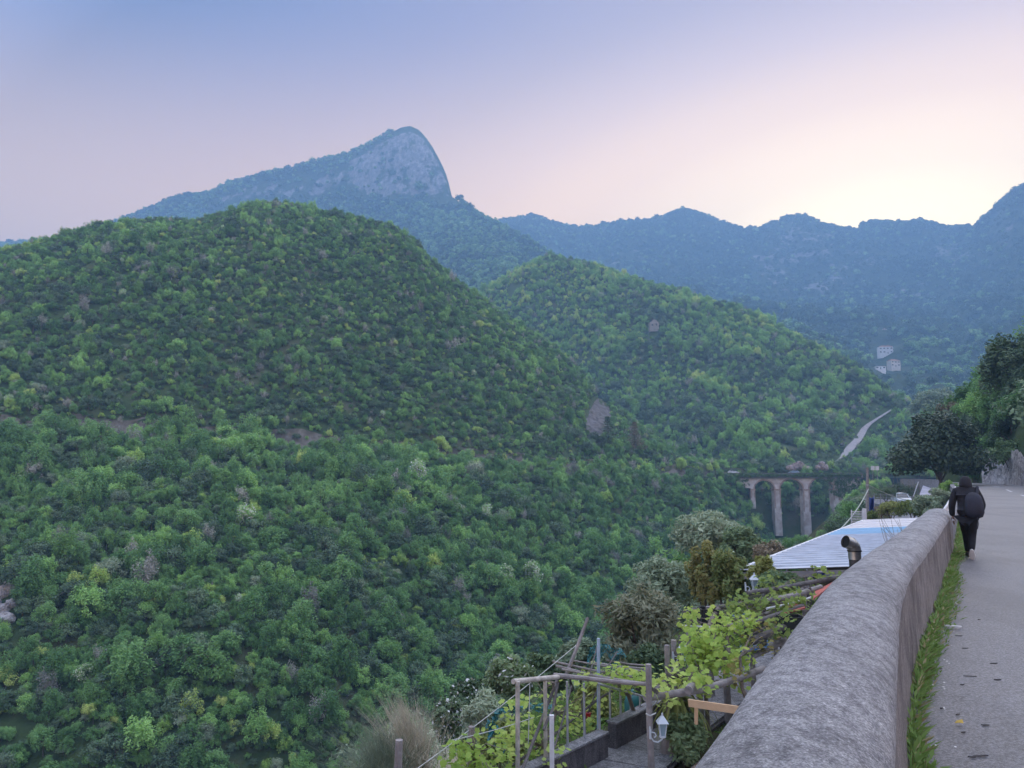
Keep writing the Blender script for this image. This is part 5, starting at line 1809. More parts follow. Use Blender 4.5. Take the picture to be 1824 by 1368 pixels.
for k in range(9):
    a = k / 8
    rows.append([P(1547 + 9.5 * a, y, 60 + .15 * math.sin(a * 9 + y * .1)) for y in np.linspace(884 + 3 * math.sin(a * 3), 915, 8)])
tag(MB().grid(rows).build('blue_tarp', M_tarp, smooth=True, thick=.02), 'dark blue tarpaulin hung beside the utility pole', 'tarpaulin')
fe = thing('mesh_fence', 'grey metal mesh fence left of the silver car', 'fence', P(1575, 905, 74))
for x in (1557, 1568, 1579, 1591):
    MB().tube([P(x, 907, 74), P(x, 878 + (x - 1557) * .05, 74)], .03, 6).build('post', M_pole, fe)
for k in range(5):
    MB().tube([P(1557, 880 + k * 6, 74), P(1591, 881 + k * 5.5, 74)], .012, 4).build('wire', M_pole, fe)
for k in range(24):
    x = 1557 + 34 * k / 23
    MB().tube([P(x, 905, 74), P(x, 880, 74)], .008, 3).build('wire', M_pole, fe)
M_cane = mat_plain('dry_cane', (.30, .27, .22), .9, var=.3)
cs = thing('cane_stand', 'row of dry grey canes and stakes behind the silver car', 'stakes', P(1610, 880, 104))
rgc = np.random.default_rng(9)
for k in range(34):
    x = rgc.uniform(1590, 1642)
    b0 = P(x, 884, 104 + rgc.uniform(-1, 1))
    MB().tube([b0, b0 + Vector((rgc.normal() * .25, 0, rgc.uniform(1.2, 2.6)))], [.035, .02], 4).build('cane', M_cane, cs)
MB().tube([P(1627, 884, 92), P(1636, 858, 92)], .06, 6).build('leaning_stake', M_white, cs)
lot = MB()
A_ = [Vector((28.8, 60, -2.26)), Vector((33.2, 60, -2.26)), Vector((36.8, 66, -2.1)), Vector((46.0, 84, LOT_Z - .03)), Vector((55.0, 108, LOT_Z - .02)), Vector((51, 114, LOT_Z - .02)), Vector((45.6, 100, LOT_Z - .02)), Vector((39.5, 82, LOT_Z - .03)), Vector((31.8, 66, -2.1))]
lot.add(A_, [(0, 1, 2, 8), (8, 2, 3, 7), (7, 3, 4, 6), (6, 4, 5)])
tag(lot.build('side_lot', M_conc, thick=.5), kind='structure')
rp = MB().prism([P(1637, 883, 84), P(1674, 884, 82), P(1672, 866, 98), P(1644, 865, 100)], (0, 0, -.5)).build('side_ramp', mat_plain('pale_lavender_concrete', (.42, .41, .47), .9, var=.25, scale=.8, bmp=.3))
tag(rp, kind='structure')
kb = MB().bar(P(1645, 885, 82), P(1662, 885, 81.5), .35, .35).build('kerb_block', M_white)
tag(kb, 'short white kerb block below the pale side ramp', 'kerb')
bd = thing('board_sign', 'pair of small white boards on posts near the viaduct', 'sign', P(1559, 852, 150))
for x0, x1 in [(1551.5, 1558), (1559.5, 1566)]:
    MB().prism([P(x0, 830, 150), P(x1, 830, 150), P(x1, 837.5, 150), P(x0, 837.5, 150)], (0, .08, 0)).build('board', M_white, bd)
    MB().tube([P((x0 + x1) / 2, 856, 150.2), P((x0 + x1) / 2, 832, 150.2)], .05, 6).build('post', M_pole, bd)
L_shrub2 = leaf_mat('leaf_roadside_scrub', (.040, .066, .034), (.072, .104, .052), (.120, .155, .082), .25, gain=2.2)
L_hedge = leaf_mat('leaf_hedge', (.055, .080, .022), (.100, .125, .032), (.170, .180, .060), .25, gain=2.2)
HEDGE = [((1578, 862, 1636, 893), 101, L_dkoak, 'dark bush mass behind the parked silver car'), ((1626, 858, 1690, 884), 104, L_shrub2, 'grey-green bush mass under the carob tree'), ((1556, 866, 1596, 894), 92, L_shrub2, 'grey-green bush behind the mesh fence'),
         ((1566, 893, 1612, 926), 50, L_hedge, 'yellow-green hedge bush in front of the side lot, left end'), ((1600, 890, 1650, 925), 47, L_hedge, 'yellow-green hedge bush in the middle of the roadside hedge'),
         ((1628, 878, 1676, 922), 44, L_olive, 'grey-green oleander bush beside the parapet end'), ((1655, 868, 1692, 908), 48, L_olive, 'grey-green bush behind the white railing'),
         ((1672, 858, 1706, 890), 60, L_fglime, 'light yellow-green bush behind the railing near the walker')]
for bx_, Yd, mt, lb in HEDGE:
    shrub('hedge_bush', lb, 'bush', bx_, Yd, mt, (.16, .06), 34, 90, 5, spread=.2, group=None)
# ------------------------------------------------------------------ garden below the wall
M_oldwood = mat_plain('weathered_wood', (.30, .27, .25), .9, var=.35, scale=5, bmp=.7)
M_darkwood = mat_plain('dark_old_wood', (.15, .135, .125), .9, var=.35, scale=6, bmp=.7)
M_pine = mat_plain('fresh_pine', (.62, .42, .24), .7, var=.1, scale=5)
M_steel = mat_plain('grey_pipe', (.46, .47, .48), .5, .3, .15, 8)
M_cream_pipe = mat_plain('rusty_cream_pipe', (.52, .47, .40), .6, .1, .35, 10)
M_bluepole = mat_plain('pale_blue_pole', (.42, .52, .62), .5, 0, .12, 6)
M_string = mat_plain('pale_string', (.62, .62, .58), .8)
GZ = -2.45

# path slabs between the low walls
pth = MB()
cl = [(-.9, 7.6), (.25, 9.35), (1.35, 11.1), (2.35, 12.9), (3.5, 14.6), (5.0, 16.8), (6.8, 19.4)]
C2 = catmull(cl, .5)
N2 = normals(C2)
rows = [[(p[0] + n_[0] * o, p[1] + n_[1] * o, GZ + .02) for o in (-.62, .62)] for p, n_ in zip(C2, N2)]
path = tag(MB().grid(rows).build('garden_path', M_conc_dark, thick=.04), kind='structure')
for k in range(0, len(C2) - 3, 3):
    a, b = C2[k], C2[min(k + 3, len(C2) - 1)]
    na, nb = N2[k], N2[min(k + 3, len(C2) - 1)]
    d = (b - a) * .008
    pts = [(a[0] - na[0] * .56 + d[0], a[1] - na[1] * .56 + d[1]), (a[0] + na[0] * .56 + d[0], a[1] + na[1] * .56 + d[1]), (b[0] + nb[0] * .56 - d[0], b[1] + nb[1] * .56 - d[1]), (b[0] - nb[0] * .56 - d[0], b[1] - nb[1] * .56 - d[1])]
    MB().prism([(x, y, GZ + .045) for x, y in pts], (0, 0, .03)).build('slab', M_conc, path)

# low walls left of the path
for lb, pts, th, zt in [('low grey concrete wall along the near part of the garden path', [(-.75, 9.2), (.24, 10.45), (1.34, 11.83)], .14, -2.05),
                        ('low grey concrete wall at the far part of the garden path', [(1.50, 12.16), (2.2, 13.05), (2.9, 14.0)], .14, -2.03)]:
    lw = thing('low_wall', lb, 'wall', (pts[0][0], pts[0][1], GZ))
    for a, b in zip(pts[:-1], pts[1:]):
        MB().bar((a[0], a[1], (zt + GZ - .2) / 2), (b[0], b[1], (zt + GZ - .2) / 2), th, zt - GZ + .2).build('wall_panel', M_conc_dark, lw)
        MB().bar((a[0], a[1], zt + .018), (b[0], b[1], zt + .018), th + .05, .035).build('wall_cap', M_conc, lw, bevel=.006)

# pipe trellis standing on the low walls
tr = thing('pipe_trellis', 'pale pipe and pole trellis on the low garden wall', 'trellis', (.4, 10.7, -2.05))
def post(x, y0, Y, zb, r, mat, nm='post'):
    a = P(x, y0, Y)
    return MB().tube([(a.x, a.y, zb), a], r, 9).build(nm, mat, tr, smooth=True)
post(922, 1214, 10.2, -3.3, .030, M_cream_pipe)
post(971, 1213, 10.74, -2.05, .027, M_cream_pipe)
for x, y0, Y in [(1010, 1214, 11.15), (1040, 1217, 11.5), (1067, 1218, 11.8), (1086, 1222, 12.25), (1105, 1228, 12.5), (1123, 1233, 12.75), (1140, 1238, 12.95)]:
    post(x, y0, Y, -2.04, .017, M_steel)
MB().tube([P(914, 1214, 10.2), P(994, 1206, 11.0)], .034, 10).build('top_pipe', M_cream_pipe, tr, smooth=True)
MB().tube([P(986, 1203, 11.0), P(1040, 1208, 11.1), P(1100, 1215, 11.1), P(1160, 1219, 11.0)], [.036, .033, .03, .028], 8).build('top_pole', M_oldwood, tr, smooth=True)
MB().tube([P(1062, 1217, 11.8), P(1158, 1244, 13.1)], .018, 7).build('rail', M_steel, tr, smooth=True)
for a, b, r in [((984, 1178, 12.4), (1128, 1206, 12.2), .026), ((990, 1186, 12.2), (1100, 1210, 12.0), .03), ((1016, 1176, 12.6), (1150, 1196, 12.6), .02), ((1052, 1180, 13.0), (1158, 1192, 13.0), .03),
                ((1000, 1192, 11.8), (1140, 1216, 11.6), .024), ((1080, 1176, 13.4), (1160, 1186, 13.4), .02)]:
    MB().tube([P(*a), P((a[0] + b[0]) / 2, (a[1] + b[1]) / 2 + 2, (a[2] + b[2]) / 2), P(*b)], r * .7, 6).build('cane', M_oldwood, tr, smooth=True)
for pts, r in [([(930, 1372, 10.0), (962, 1290, 10.8), (992, 1212, 11.2)], .035), ([(985, 1340, 10.6), (1003, 1280, 11.2), (1018, 1222, 11.6)], .022), ([(900, 1372, 10.4), (960, 1330, 11.2), (1010, 1290, 11.9), (1066, 1245, 12.3), (1100, 1225, 12.6)], .03),
               ([(1046, 1318, 11.7), (1038, 1275, 11.8), (1036, 1250, 11.8), (1050, 1205, 11.7), (1064, 1150, 12.2)], .016), ([(1100, 1160, 12.8), (1075, 1200, 12.4), (1035, 1300, 12.0)], .016),
               ([(968, 1300, 10.5), (985, 1262, 10.8), (994, 1215, 11.0)], .03)]:
    MB().tube([P(*p) for p in pts], r * .62, 6).build('diagonal_pole', M_darkwood, tr, smooth=True)
MB().tube([P(944, 1210, 10.5), P(942, 1290, 10.5), P(940, 1368, 10.5)], .006, 4).build('string', M_string, tr)
o = MB().tube([P(1066, 1306, 11.95), P(1066, 1137, 11.95)], .026, 9).build('blue_pole', M_bluepole, smooth=True)
tag(o, 'pale blue upright pole among the garden trellis', 'pole')
o = MB().tube([P(1008, 1204, 12.2), P(1029, 1150, 12.3), P(1047, 1100, 12.4)], [.032, .028, .024], 7).build('leaning_pole', M_oldwood, smooth=True)
tag(o, 'grey wooden pole leaning up above the trellis', 'pole')
o = MB().box((P(983, 1330, 10.05) + Vector((0, 0, -.05))), (.055, .055, .85)).build('white_stake', M_white)
tag(o, 'short white square stake beside the trellis', 'stake')
tag(MB().tube(sag(P(700, 1400, 9.0), P(1030, 1146, 12.6), .04), .0055, 5).build('guy_rope', M_string), 'pale rope rising diagonally across the garden trellis', 'rope')
tag(MB().tube(sag(P(806, 1318, 9.8), P(950, 1278, 10.6), .02), .005, 5).build('vine_string', M_string), 'pale string tied between stake and trellis', 'string')
for x, y0, Y, zb, r, lb in [(711, 1318, 9.4, -4.2, .045, 'grey wooden stake standing alone at the bottom edge'), (840, 1294, 10.2, -3.8, .04, 'grey wooden stake with vine shoots left of the trellis')]:
    a = P(x, y0, Y)
    o = MB().tube([(a.x - .06, a.y, zb), a], [r * 1.1, r], 8).build('wood_stake', M_oldwood, smooth=False)
    tag(o, lb, 'stake')

# teal netting
m, t, b = new_mat('teal_netting')
b.inputs['Base Color'].default_value = (.03, .22, .24, 1)
b.inputs['Roughness'].default_value = .6
tp = nd(t, 'ShaderNodeBsdfTransparent')
mx = nd(t, 'ShaderNodeMixShader')
t.links.new(ramp(t, noise(t, 26, 3, .6, coords(t)), [(.42, (.1, .1, .1)), (.62, (.85, .85, .85))]), mx.inputs[0])
t.links.new(b.outputs[0], mx.inputs[1])
t.links.new(tp.outputs[0], mx.inputs[2])
t.links.new(mx.outputs[0], t.nodes['Material Output'].inputs['Surface'])
M_net = m
def netting(label, spine, width, seed):
    rg_ = np.random.default_rng(seed)
    pts = [P(*p) for p in spine]
    rows = []
    n_ = 26
    for k in range(n_):
        f = k / (n_ - 1) * (len(pts) - 1)
        i = min(int(f), len(pts) - 2)
        c = pts[i].lerp(pts[i + 1], f - i)
        rows.append([c + Vector((.03 * math.sin(k * 1.7 + j), .06 * math.sin(k * .9 + j * 2.1), -width * (j / 6) * (.7 + .4 * math.sin(k * .6 + seed)) + .025 * math.sin(k * 2.3 + j))) for j in range(7)])
    tag(MB().grid(rows).build('garden_netting', M_net, smooth=True), label, 'netting')
netting('teal netting sagging behind the left end of the trellis', [(872, 1298, 11.2), (884, 1268, 11.2), (912, 1248, 11.2), (930, 1256, 11.1), (968, 1252, 11.3), (990, 1262, 11.4)], .16, 1)
netting('teal netting bundled at the foot of the left trellis', [(868, 1282, 11.4), (880, 1290, 11.4), (898, 1304, 11.4)], .30, 5)
netting('teal netting hung beside the pale blue pole', [(1048, 1160, 13.4), (1064, 1146, 13.3), (1086, 1150, 13.4), (1112, 1160, 13.5)], .34, 3)
o = MB().lathe(P(1048, 1280, 12.1), [(.02, 0), (.03, 0), (.042, .08), (.038, .085), (.01, .08)], 14).build('red_pot', mat_plain('red_plastic', (.55, .03, .03), .4), smooth=True)
tag(o, 'small bright red pot hung in the trellis', 'pot')
o = MB().lathe(P(1127, 1276, 13.6), [(.10, 0), (.13, .02), (.14, .24), (.10, .34), (.06, .36), (.05, .42), (.02, .44)], 16).build('green_jug', mat_plain('dark_teal_plastic', (.02, .14, .13), .45), smooth=True)
tag(o, 'dark teal plastic jug behind the far low wall', 'jug')

# vines
VINE = np.array([(-.5, 0), (-.38, -.32), (-.12, -.30), (.02, -.5), (.22, -.28), (.5, 0), (.22, .28), (.02, .5), (-.12, .30), (-.38, .32)])
L_vine = leaf_mat('leaf_vine', (.085, .140, .025), (.145, .205, .040), (.230, .280, .085), .45, gain=2.9)
M_vinewood = mat_plain('vine_wood', (.20, .165, .13), .9, var=.4, scale=10, bmp=.6)
def vine(label, boxes, n_cl, per, leaf, seed, stem, mat=None):
    """boxes: (x0, y0, x1, y1, Y) regions of the photograph that hold shoots"""
    rg_ = np.random.default_rng(seed)
    C = []
    ar = np.array([(b_[2] - b_[0]) * (b_[3] - b_[1]) for b_ in boxes], float)
    for _ in range(n_cl):
        b_ = boxes[int(rg_.choice(len(boxes), p=ar / ar.sum()))]
        C.append(tuple(P(rg_.uniform(b_[0], b_[2]), rg_.uniform(b_[1], b_[3]), b_[4] + rg_.normal() * .25)))
    C = np.array(C)
    base = P(*stem[0])
    t = thing('grapevine', label, 'vine', base)
    V = leaf_cloud(rg_, C, (.10, .10, .09), per, leaf, leaf, tuple(C.mean(0) - np.array([0, 0, .6])), .7, .3, tmpl=VINE, droop=.4)
    link('leaves', leaf_mesh('leaves', V, [mat or L_vine]), t)
    m_ = MB()
    pts = [P(*p) for p in stem]
    m_.tube(pts, [.035 * (1 - .6 * k / len(pts)) for k in range(len(pts))], 6)
    for c in C[::2]:
        c = Vector(c)
        q = min(pts, key=lambda p: (p - c).length)
        mid_ = q.lerp(c, .5) + Vector((rg_.normal() * .08, rg_.normal() * .08, .06))
        m_.tube([q, mid_, c], [.010, .007, .004], 4, cap=False)
    m_.build('stem', M_vinewood, t, smooth=True, fix=False)
    return t
vine('bright green grapevine shoots at the lower left of the trellis', [(808, 1308, 852, 1368, 9.9), (855, 1330, 905, 1372, 10.0), (812, 1345, 880, 1372, 9.8)], 30, 10, .085, 1, [(850, 1400, 9.9), (846, 1340, 10.0), (842, 1300, 10.1)])
vine('green grapevine climbing inside the pipe trellis', [(905, 1252, 950, 1340, 11.0), (940, 1300, 1000, 1366, 11.0), (975, 1250, 1010, 1300, 11.6), (868, 1300, 905, 1330, 10.5), (1015, 1230, 1065, 1300, 12.3), (955, 1225, 975, 1250, 11.4)], 60, 9, .08, 2, [(962, 1400, 10.8), (968, 1330, 11.0), (990, 1270, 11.3), (985, 1215, 11.1)])
vine('pale green vine leaves along the top of the trellis', [(1036, 1192, 1150, 1212, 12.2), (1080, 1196, 1152, 1226, 12.4), (1010, 1205, 1050, 1216, 11.8)], 34, 9, .085, 3, [(1136, 1290, 12.9), (1120, 1240, 12.6), (1090, 1206, 12.3), (1040, 1204, 12.0)])

# ------------------------------------------------------------------ wooden pergola with logs and vines
pg = thing('vine_pergola', 'rustic pergola of grey logs and posts carrying grapevines', 'pergola', (2.0, 11.2, GZ))
def wpost(x, y0, Y, r, mat=M_oldwood):
    a = P(x, y0, Y)
    zb = GZ - .1
    MB().tube([(a.x + .02, a.y, zb), (a.x, a.y, (a.z + zb) / 2), a], [r * 1.1, r, r * .95], 9).build('post', mat, pg, smooth=False)
wpost(1155, 1183, 10.9, .043)
wpost(1188, 1149, 12.1, .043)
for x, y0, Y, r in [(1200, 1140, 13.4, .05), (1213, 1132, 14.2, .05), (1226, 1098, 15.4, .05), (1262, 1080, 15.0, .055), (1336, 1070, 15.4, .05), (1378, 1066, 15.6, .045), (1392, 1060, 17.5, .045), (1432, 1044, 16.8, .055), (1441, 1046, 16.4, .05), (1292, 1150, 13.6, .06), (1244, 1150, 13.2, .05)]:
    wpost(x, y0, Y, r, M_darkwood if x % 2 else M_oldwood)
def log(pts, r, mat=M_oldwood):
    MB().tube([P(*p) for p in pts], r, 9).build('beam', mat, pg, smooth=True)
log([(1150, 1243, 10.9), (1200, 1236, 11.3), (1260, 1226, 11.6), (1310, 1210, 12.0), (1360, 1191, 12.6)], [.05, .055, .055, .05, .05])
log([(1226, 1230, 11.2), (1255, 1196, 12.6), (1290, 1150, 14.6), (1330, 1096, 17.5)], [.06, .055, .05, .045])
log([(1322, 1176, 13.0), (1352, 1164, 13.6), (1400, 1140, 14.6)], .05)
log([(1190, 1206, 11.9), (1230, 1194, 12.6), (1262, 1182, 13.2)], .055, M_darkwood)
log([(1166, 1232, 11.0), (1185, 1215, 11.9), (1205, 1190, 13.0), (1222, 1150, 14.5)], .045, M_darkwood)
log([(1218, 1090, 15.2), (1250, 1086, 15.4), (1300, 1079, 15.8), (1345, 1072, 16.2)], .05, M_darkwood)
log([(1205, 1164, 13.3), (1240, 1158, 13.8)], .05, M_darkwood)
log([(1330, 1057, 15.4), (1400, 1046, 16.4), (1452, 1036, 17.2), (1500, 1026, 18.0)], .05, M_darkwood)
log([(1362, 1072, 15.2), (1410, 1062, 15.9), (1462, 1046, 16.8)], .06)
log([(1366, 1084, 14.6), (1410, 1075, 15.2), (1446, 1064, 15.8)], .022, M_white)
log([(1336, 1112, 14.0), (1390, 1094, 14.7), (1430, 1080, 15.2)], .055, M_darkwood)
log([(1340, 1140, 13.2), (1380, 1124, 13.8), (1430, 1102, 14.6)], .06, M_darkwood)
log([(1290, 1118, 14.2), (1340, 1100, 14.8), (1372, 1090, 15.2)], .03)
log([(1405, 1062, 16.0), (1436, 1044, 17.0)], .025)
log([(1205, 1114, 14.6), (1240, 1116, 14.4), (1275, 1118, 14.2)], .018, M_white)
log([(1232, 1128, 14.3), (1300, 1126, 14.4)], .03, M_darkwood)
for pts, r in [([(1262, 1180, 13.6), (1258, 1130, 14.2), (1272, 1095, 14.8), (1280, 1085, 15.0)], .05), ([(1225, 1215, 12.0), (1245, 1180, 12.8), (1262, 1150, 13.4)], .03), ([(1300, 1170, 13.0), (1296, 1140, 13.4), (1300, 1120, 13.8)], .04)]:
    log(pts, r, M_vinewood)
# hanging twine
MB().tube([P(1150, 1271, 10.82), P(1158, 1275, 10.80), P(1168, 1270, 10.9)], .01, 5).build('twine', M_string, pg)
vine('bright yellow-green grapevine mass on the pergola near the parapet', [(1222, 1120, 1268, 1200, 12.6), (1250, 1140, 1300, 1190, 12.8), (1268, 1095, 1340, 1160, 13.6), (1232, 1196, 1262, 1236, 11.6), (1290, 1165, 1328, 1215, 12.4), (1215, 1085, 1250, 1125, 14.4)], 120, 10, .095, 11, [(1262, 1300, 12.4), (1256, 1220, 12.2), (1258, 1170, 12.8), (1280, 1120, 13.6)])
vine('green vine shoots on the log between the two front posts', [(1160, 1216, 1192, 1244, 11.3), (1186, 1190, 1215, 1222, 12.0)], 16, 9, .10, 12, [(1196, 1330, 12.0), (1190, 1260, 11.8), (1185, 1220, 11.8)])
vine('thin reddish vine shoots leaning against the parapet', [(1290, 1165, 1318, 1205, 12.0), (1340, 1110, 1372, 1165, 13.4)], 16, 8, .08, 13, [(1330, 1245, 12.0), (1322, 1225, 12.1), (1318, 1170, 12.2)], leaf_mat('leaf_vine_reddish', (.12, .12, .03), (.19, .17, .05), (.27, .22, .09), .35, gain=1.6))
vine('green vine leaves over the far pergola beams', [(1300, 1060, 1360, 1100, 15.2), (1340, 1030, 1420, 1060, 16.5), (1380, 1060, 1440, 1100, 15.2), (1450, 1018, 1490, 1036, 17.5), (1360, 1095, 1420, 1125, 14.2)], 84, 9, .10, 14, [(1392, 1120, 15.0), (1390, 1080, 15.6), (1380, 1050, 16.5)], leaf_mat('leaf_vine_far', (.075, .115, .026), (.125, .165, .040), (.20, .225, .080), .4, gain=2.5))

# concrete apron sloping up to the wall, edging pipe, plank
rows = []
for i in [i for i in range(len(EL)) if 5.5 <= EL[i, 1] <= 17.5]:
    r = []
    for t_, z_ in [(.60, -1.0), (1.3, -1.35), (2.1, -1.85), (2.85, -2.35), (2.9, -2.6)]:
        r.append((EL[i, 0] - EN[i, 0] * t_, EL[i, 1] - EN[i, 1] * t_, z_ + .03 * float(fbm(EL[i, 0] * .8 + t_, EL[i, 1] * .8, 502, 3))))
    rows.append(r)
tag(MB().grid(rows).build('concrete_apron', concrete('pale_apron_concrete', (.46, .44, .43), (1, 1, 1), 0, 14, .35, .4, .01), smooth=True), kind='structure')
ed = [(EL[i, 0] - EN[i, 0] * (2.98 + .06 * math.sin(i)), EL[i, 1] - EN[i, 1] * (2.98 + .06 * math.sin(i)), -2.32) for i in range(len(EL)) if 6 <= EL[i, 1] <= 16]
tag(MB().tube(ed, .04, 8).build('edging_pipe', mat_plain('brown_pipe', (.22, .165, .13), .7), smooth=True), 'brown curved pipe edging the pale concrete apron', 'pipe')
o = MB().bar(P(1227, 1252, 10.6), P(1316, 1265, 10.0), .03, .095).build('pine_plank', M_pine, bevel=.003)
tag(o, 'light new pine plank below the pergola log', 'plank')
sk = MB().bar(P(1240, 1250, 10.62), P(1240, 1290, 10.62), .04, .04).build('plank_stake', M_pine)
tag(sk, 'short pine stake holding the plank end', 'stake')
o = MB().lathe(P(1306, 1210, 12.05), [(.02, -.04), (.05, -.03), (.06, 0), (.05, .035), (.02, .04)], 14).build('black_lamp_ball', M_trim, smooth=True)
tag(o, 'small black round fitting on the pergola log', 'fitting')

# wall lanterns
M_lant = mat_plain('white_lantern_paint', (.68, .74, .76), .45, var=.08)
m, t, b = new_mat('lantern_glass')
b.inputs['Base Color'].default_value = (.35, .50, .58, 1)
b.inputs['Roughness'].default_value = .15
b.inputs['Alpha'].default_value = .75
M_lglass = m
def lantern(label, px, py, Y, s=1.0, side=-1):
    c = P(px, py, Y)
    t = thing('lantern', label, 'lantern', c)
    def frus(z0, r0, z1, r1):
        return [[(math.cos(math.pi / 4 + k * math.pi / 2) * r * s, math.sin(math.pi / 4 + k * math.pi / 2) * r * s, z * s) for k in range(5)] for z, r in ((z0, r0), (z1, r1))]
    MB().grid(frus(.12, .15, .25, .02)).build('cap', M_lant, t, local=True)
    MB().lathe((0, 0, .25 * s), [(.012 * s, 0), (.02 * s, .02 * s), (.004 * s, .05 * s)], 8).build('finial', M_lant, t, local=True)
    MB().grid(frus(-.12, .055, .12, .10)).build('glass', M_lglass, t, local=True)
    for k in range(4):
        a = math.pi / 4 + k * math.pi / 2
        MB().bar((math.cos(a) * .10 * s, math.sin(a) * .10 * s, .12 * s), (math.cos(a) * .056 * s, math.sin(a) * .056 * s, -.12 * s), .016 * s, .016 * s).build('frame_bar', M_lant, t, local=True)
    MB().lathe((0, 0, -.16 * s), [(.02 * s, 0), (.065 * s, .02 * s), (.065 * s, .045 * s), (.05 * s, .05 * s)], 10).build('base', M_lant, t, local=True)
    pts = [Vector((side * .20 * s, 0, -.05 * s))]
    for k in range(11):
        a = math.pi * (1.0 + k / 10)
        pts.append(Vector((side * .11 * s + side * -.09 * s * math.cos(a) * -1, 0, -.12 * s + .10 * s * math.sin(a))))
    MB().tube([Vector((side * .22 * s, 0, .0)), Vector((side * .22 * s, 0, -.14 * s)), Vector((side * .17 * s, 0, -.21 * s)), Vector((side * .09 * s, 0, -.23 * s)), Vector((0, 0, -.17 * s))], .014 * s, 7).build('bracket', M_lant, t, smooth=True, local=True)
    MB().tube([Vector((side * .22 * s, 0, -.05 * s)), Vector((side * .15 * s, 0, -.06 * s)), Vector((side * .12 * s, 0, -.11 * s)), Vector((side * .155 * s, 0, -.15 * s))], .012 * s, 7).build('scroll', M_lant, t, smooth=True, local=True)
    MB().box((side * .235 * s, 0, -.06 * s), (.02 * s, .06 * s, .22 * s)).build('wall_plate', M_lant, t, local=True)
    return t
lantern('white scrolled lantern on the front pergola posts', 1180, 1299, 10.85, .72)
lantern('white lantern half hidden among the pergola vines', 1217, 1165, 13.3, .72)
lantern('white scrolled lantern in front of the terrace roof corner', 1344, 1041, 19.2, .95)

# yucca
yk = P(1212, 1243, 12.0)
yu = thing('yucca', 'yucca with long drooping leaves below the pergola log', 'plant', (yk.x, yk.y, GZ))
rgy = np.random.default_rng(21)
M_yuc = leaf_mat('leaf_yucca', (.085, .105, .030), (.140, .160, .045), (.240, .240, .090), .25, gain=1.6)
Vs = []
for k in range(150):
    a = rgy.uniform(0, 6.28)
    upf = rgy.uniform(-.5, .75)
    L = rgy.uniform(.45, .80)
    d0 = Vector((math.cos(a), math.sin(a), upf)).normalized()
    c = yk + Vector((rgy.normal() * .03, rgy.normal() * .03, rgy.uniform(-.12, .06)))
    side = Vector((-math.sin(a), math.cos(a), 0)) * rgy.uniform(.012, .02)
    prev = c
    pl, pr = c - side * .6, c + side * .6
    dirv = d0.copy()
    for s_ in range(5):
        dirv = (dirv + Vector((0, 0, -.42))).normalized()
        nx = prev + dirv * L / 5
        w = side * (1.0 if s_ < 3 else .12 if s_ == 4 else .7)
        Vs.append([tuple(pl), tuple(pr), tuple(nx + w), tuple(nx - w)])
        pl, pr, prev = nx - w, nx + w, nx
link('leaves', leaf_mesh('leaves', np.array(Vs), [M_yuc]), yu)
MB().tube([(yk.x - .25, yk.y, GZ - .1), (yk.x - .12, yk.y, GZ + .5), (yk.x, yk.y, yk.z)], [.12, .11, .08], 10).build('trunk', M_oldwood, yu, smooth=True)

# things under the pergola
M_blue = mat_plain('blue_sign_paint', (.03, .17, .42), .4, var=.08)
sgn = thing('blue_sign', 'blue board with white lettering under the pergola', 'sign', P(1317, 1097, 16))
a, b, c, d = P(1296, 1098, 16.1), P(1338, 1090.5, 16.0), P(1338, 1100.5, 16.0), P(1296, 1101.5, 16.1)
MB().prism([a, b, c, d], (.01, .04, 0)).build('board', M_blue, sgn)
fc = bpy.data.curves.new('lettering', 'FONT')
fc.body = 'Ristorante'
fc.size = .105
fc.align_x = 'CENTER'
fc.align_y = 'CENTER'
fc.extrude = .003
fc.materials.append(M_white)
fo = bpy.data.objects.new('lettering_curve', fc)
COL.objects.link(fo)
bpy.context.view_layer.update()
tm_ = bpy.data.meshes.new_from_object(fo.evaluated_get(bpy.context.evaluated_depsgraph_get()))
COL.objects.unlink(fo)
bpy.data.objects.remove(fo)
tm_.materials.clear()
tm_.materials.append(M_white)
fo = bpy.data.objects.new('lettering', tm_)
COL.objects.link(fo)
fo.parent = sgn
fo.location = (P(1319, 1096.6, 15.98) - sgn.location)
fo.rotation_euler = (math.pi / 2, R(-4), 0)
rows = []
for k in range(12):
    r = []
    for j in range(7):
        p_ = P(1318 + 50 * k / 11, 1162 - 10 * k / 11 - 12 * j / 6, 13.0 + .9 * j / 6 + .5 * k / 11)
        r.append(p_ + Vector((0, 0, .05 * float(fbm(np.array([k * .7]), np.array([j * .7]), 611, 3)[0]))))
    rows.append(r)
tag(MB().grid(rows).build('blue_sheet', mat_plain('blue_white_sheet', (.05, .25, .60), .4, var=.6, scale=7), smooth=True, thick=.02), 'crumpled bright blue sheet lying beside the parapet', 'sheet')
M_redsheet = mat_plain('faded_red_sheet', (.46, .12, .09), .8, var=.2, scale=3)
for lb, pts in [('faded red sheet propped under the pergola beams', [(1396, 1092, 14.6), (1434, 1082, 15.0), (1432, 1071, 15.8), (1404, 1080, 15.4)]), ('faded red sheet beside the parapet behind the pergola', [(1448, 1067, 15.6), (1478, 1044, 16.8), (1484, 1036, 17.6), (1450, 1054, 16.4)])]:
    tag(MB().prism([P(*p) for p in pts], (0, 0, -.03)).build('red_sheet', M_redsheet), lb, 'sheet')
def crate(label, px, py, Y, w, d, h, mat):
    c = P(px, py, Y)
    t = thing('wooden_box', label, 'box', c)
    for s_ in (-1, 1):
        MB().box((s_ * w / 2, 0, h / 2), (.02, d, h)).build('side_panel', mat, t, local=True)
        MB().box((0, s_ * d / 2, h / 2), (w - .022, .02, h)).build('end_panel', mat, t, local=True)
    MB().box((0, 0, .012), (w, d, .02)).build('bottom', mat, t, local=True)
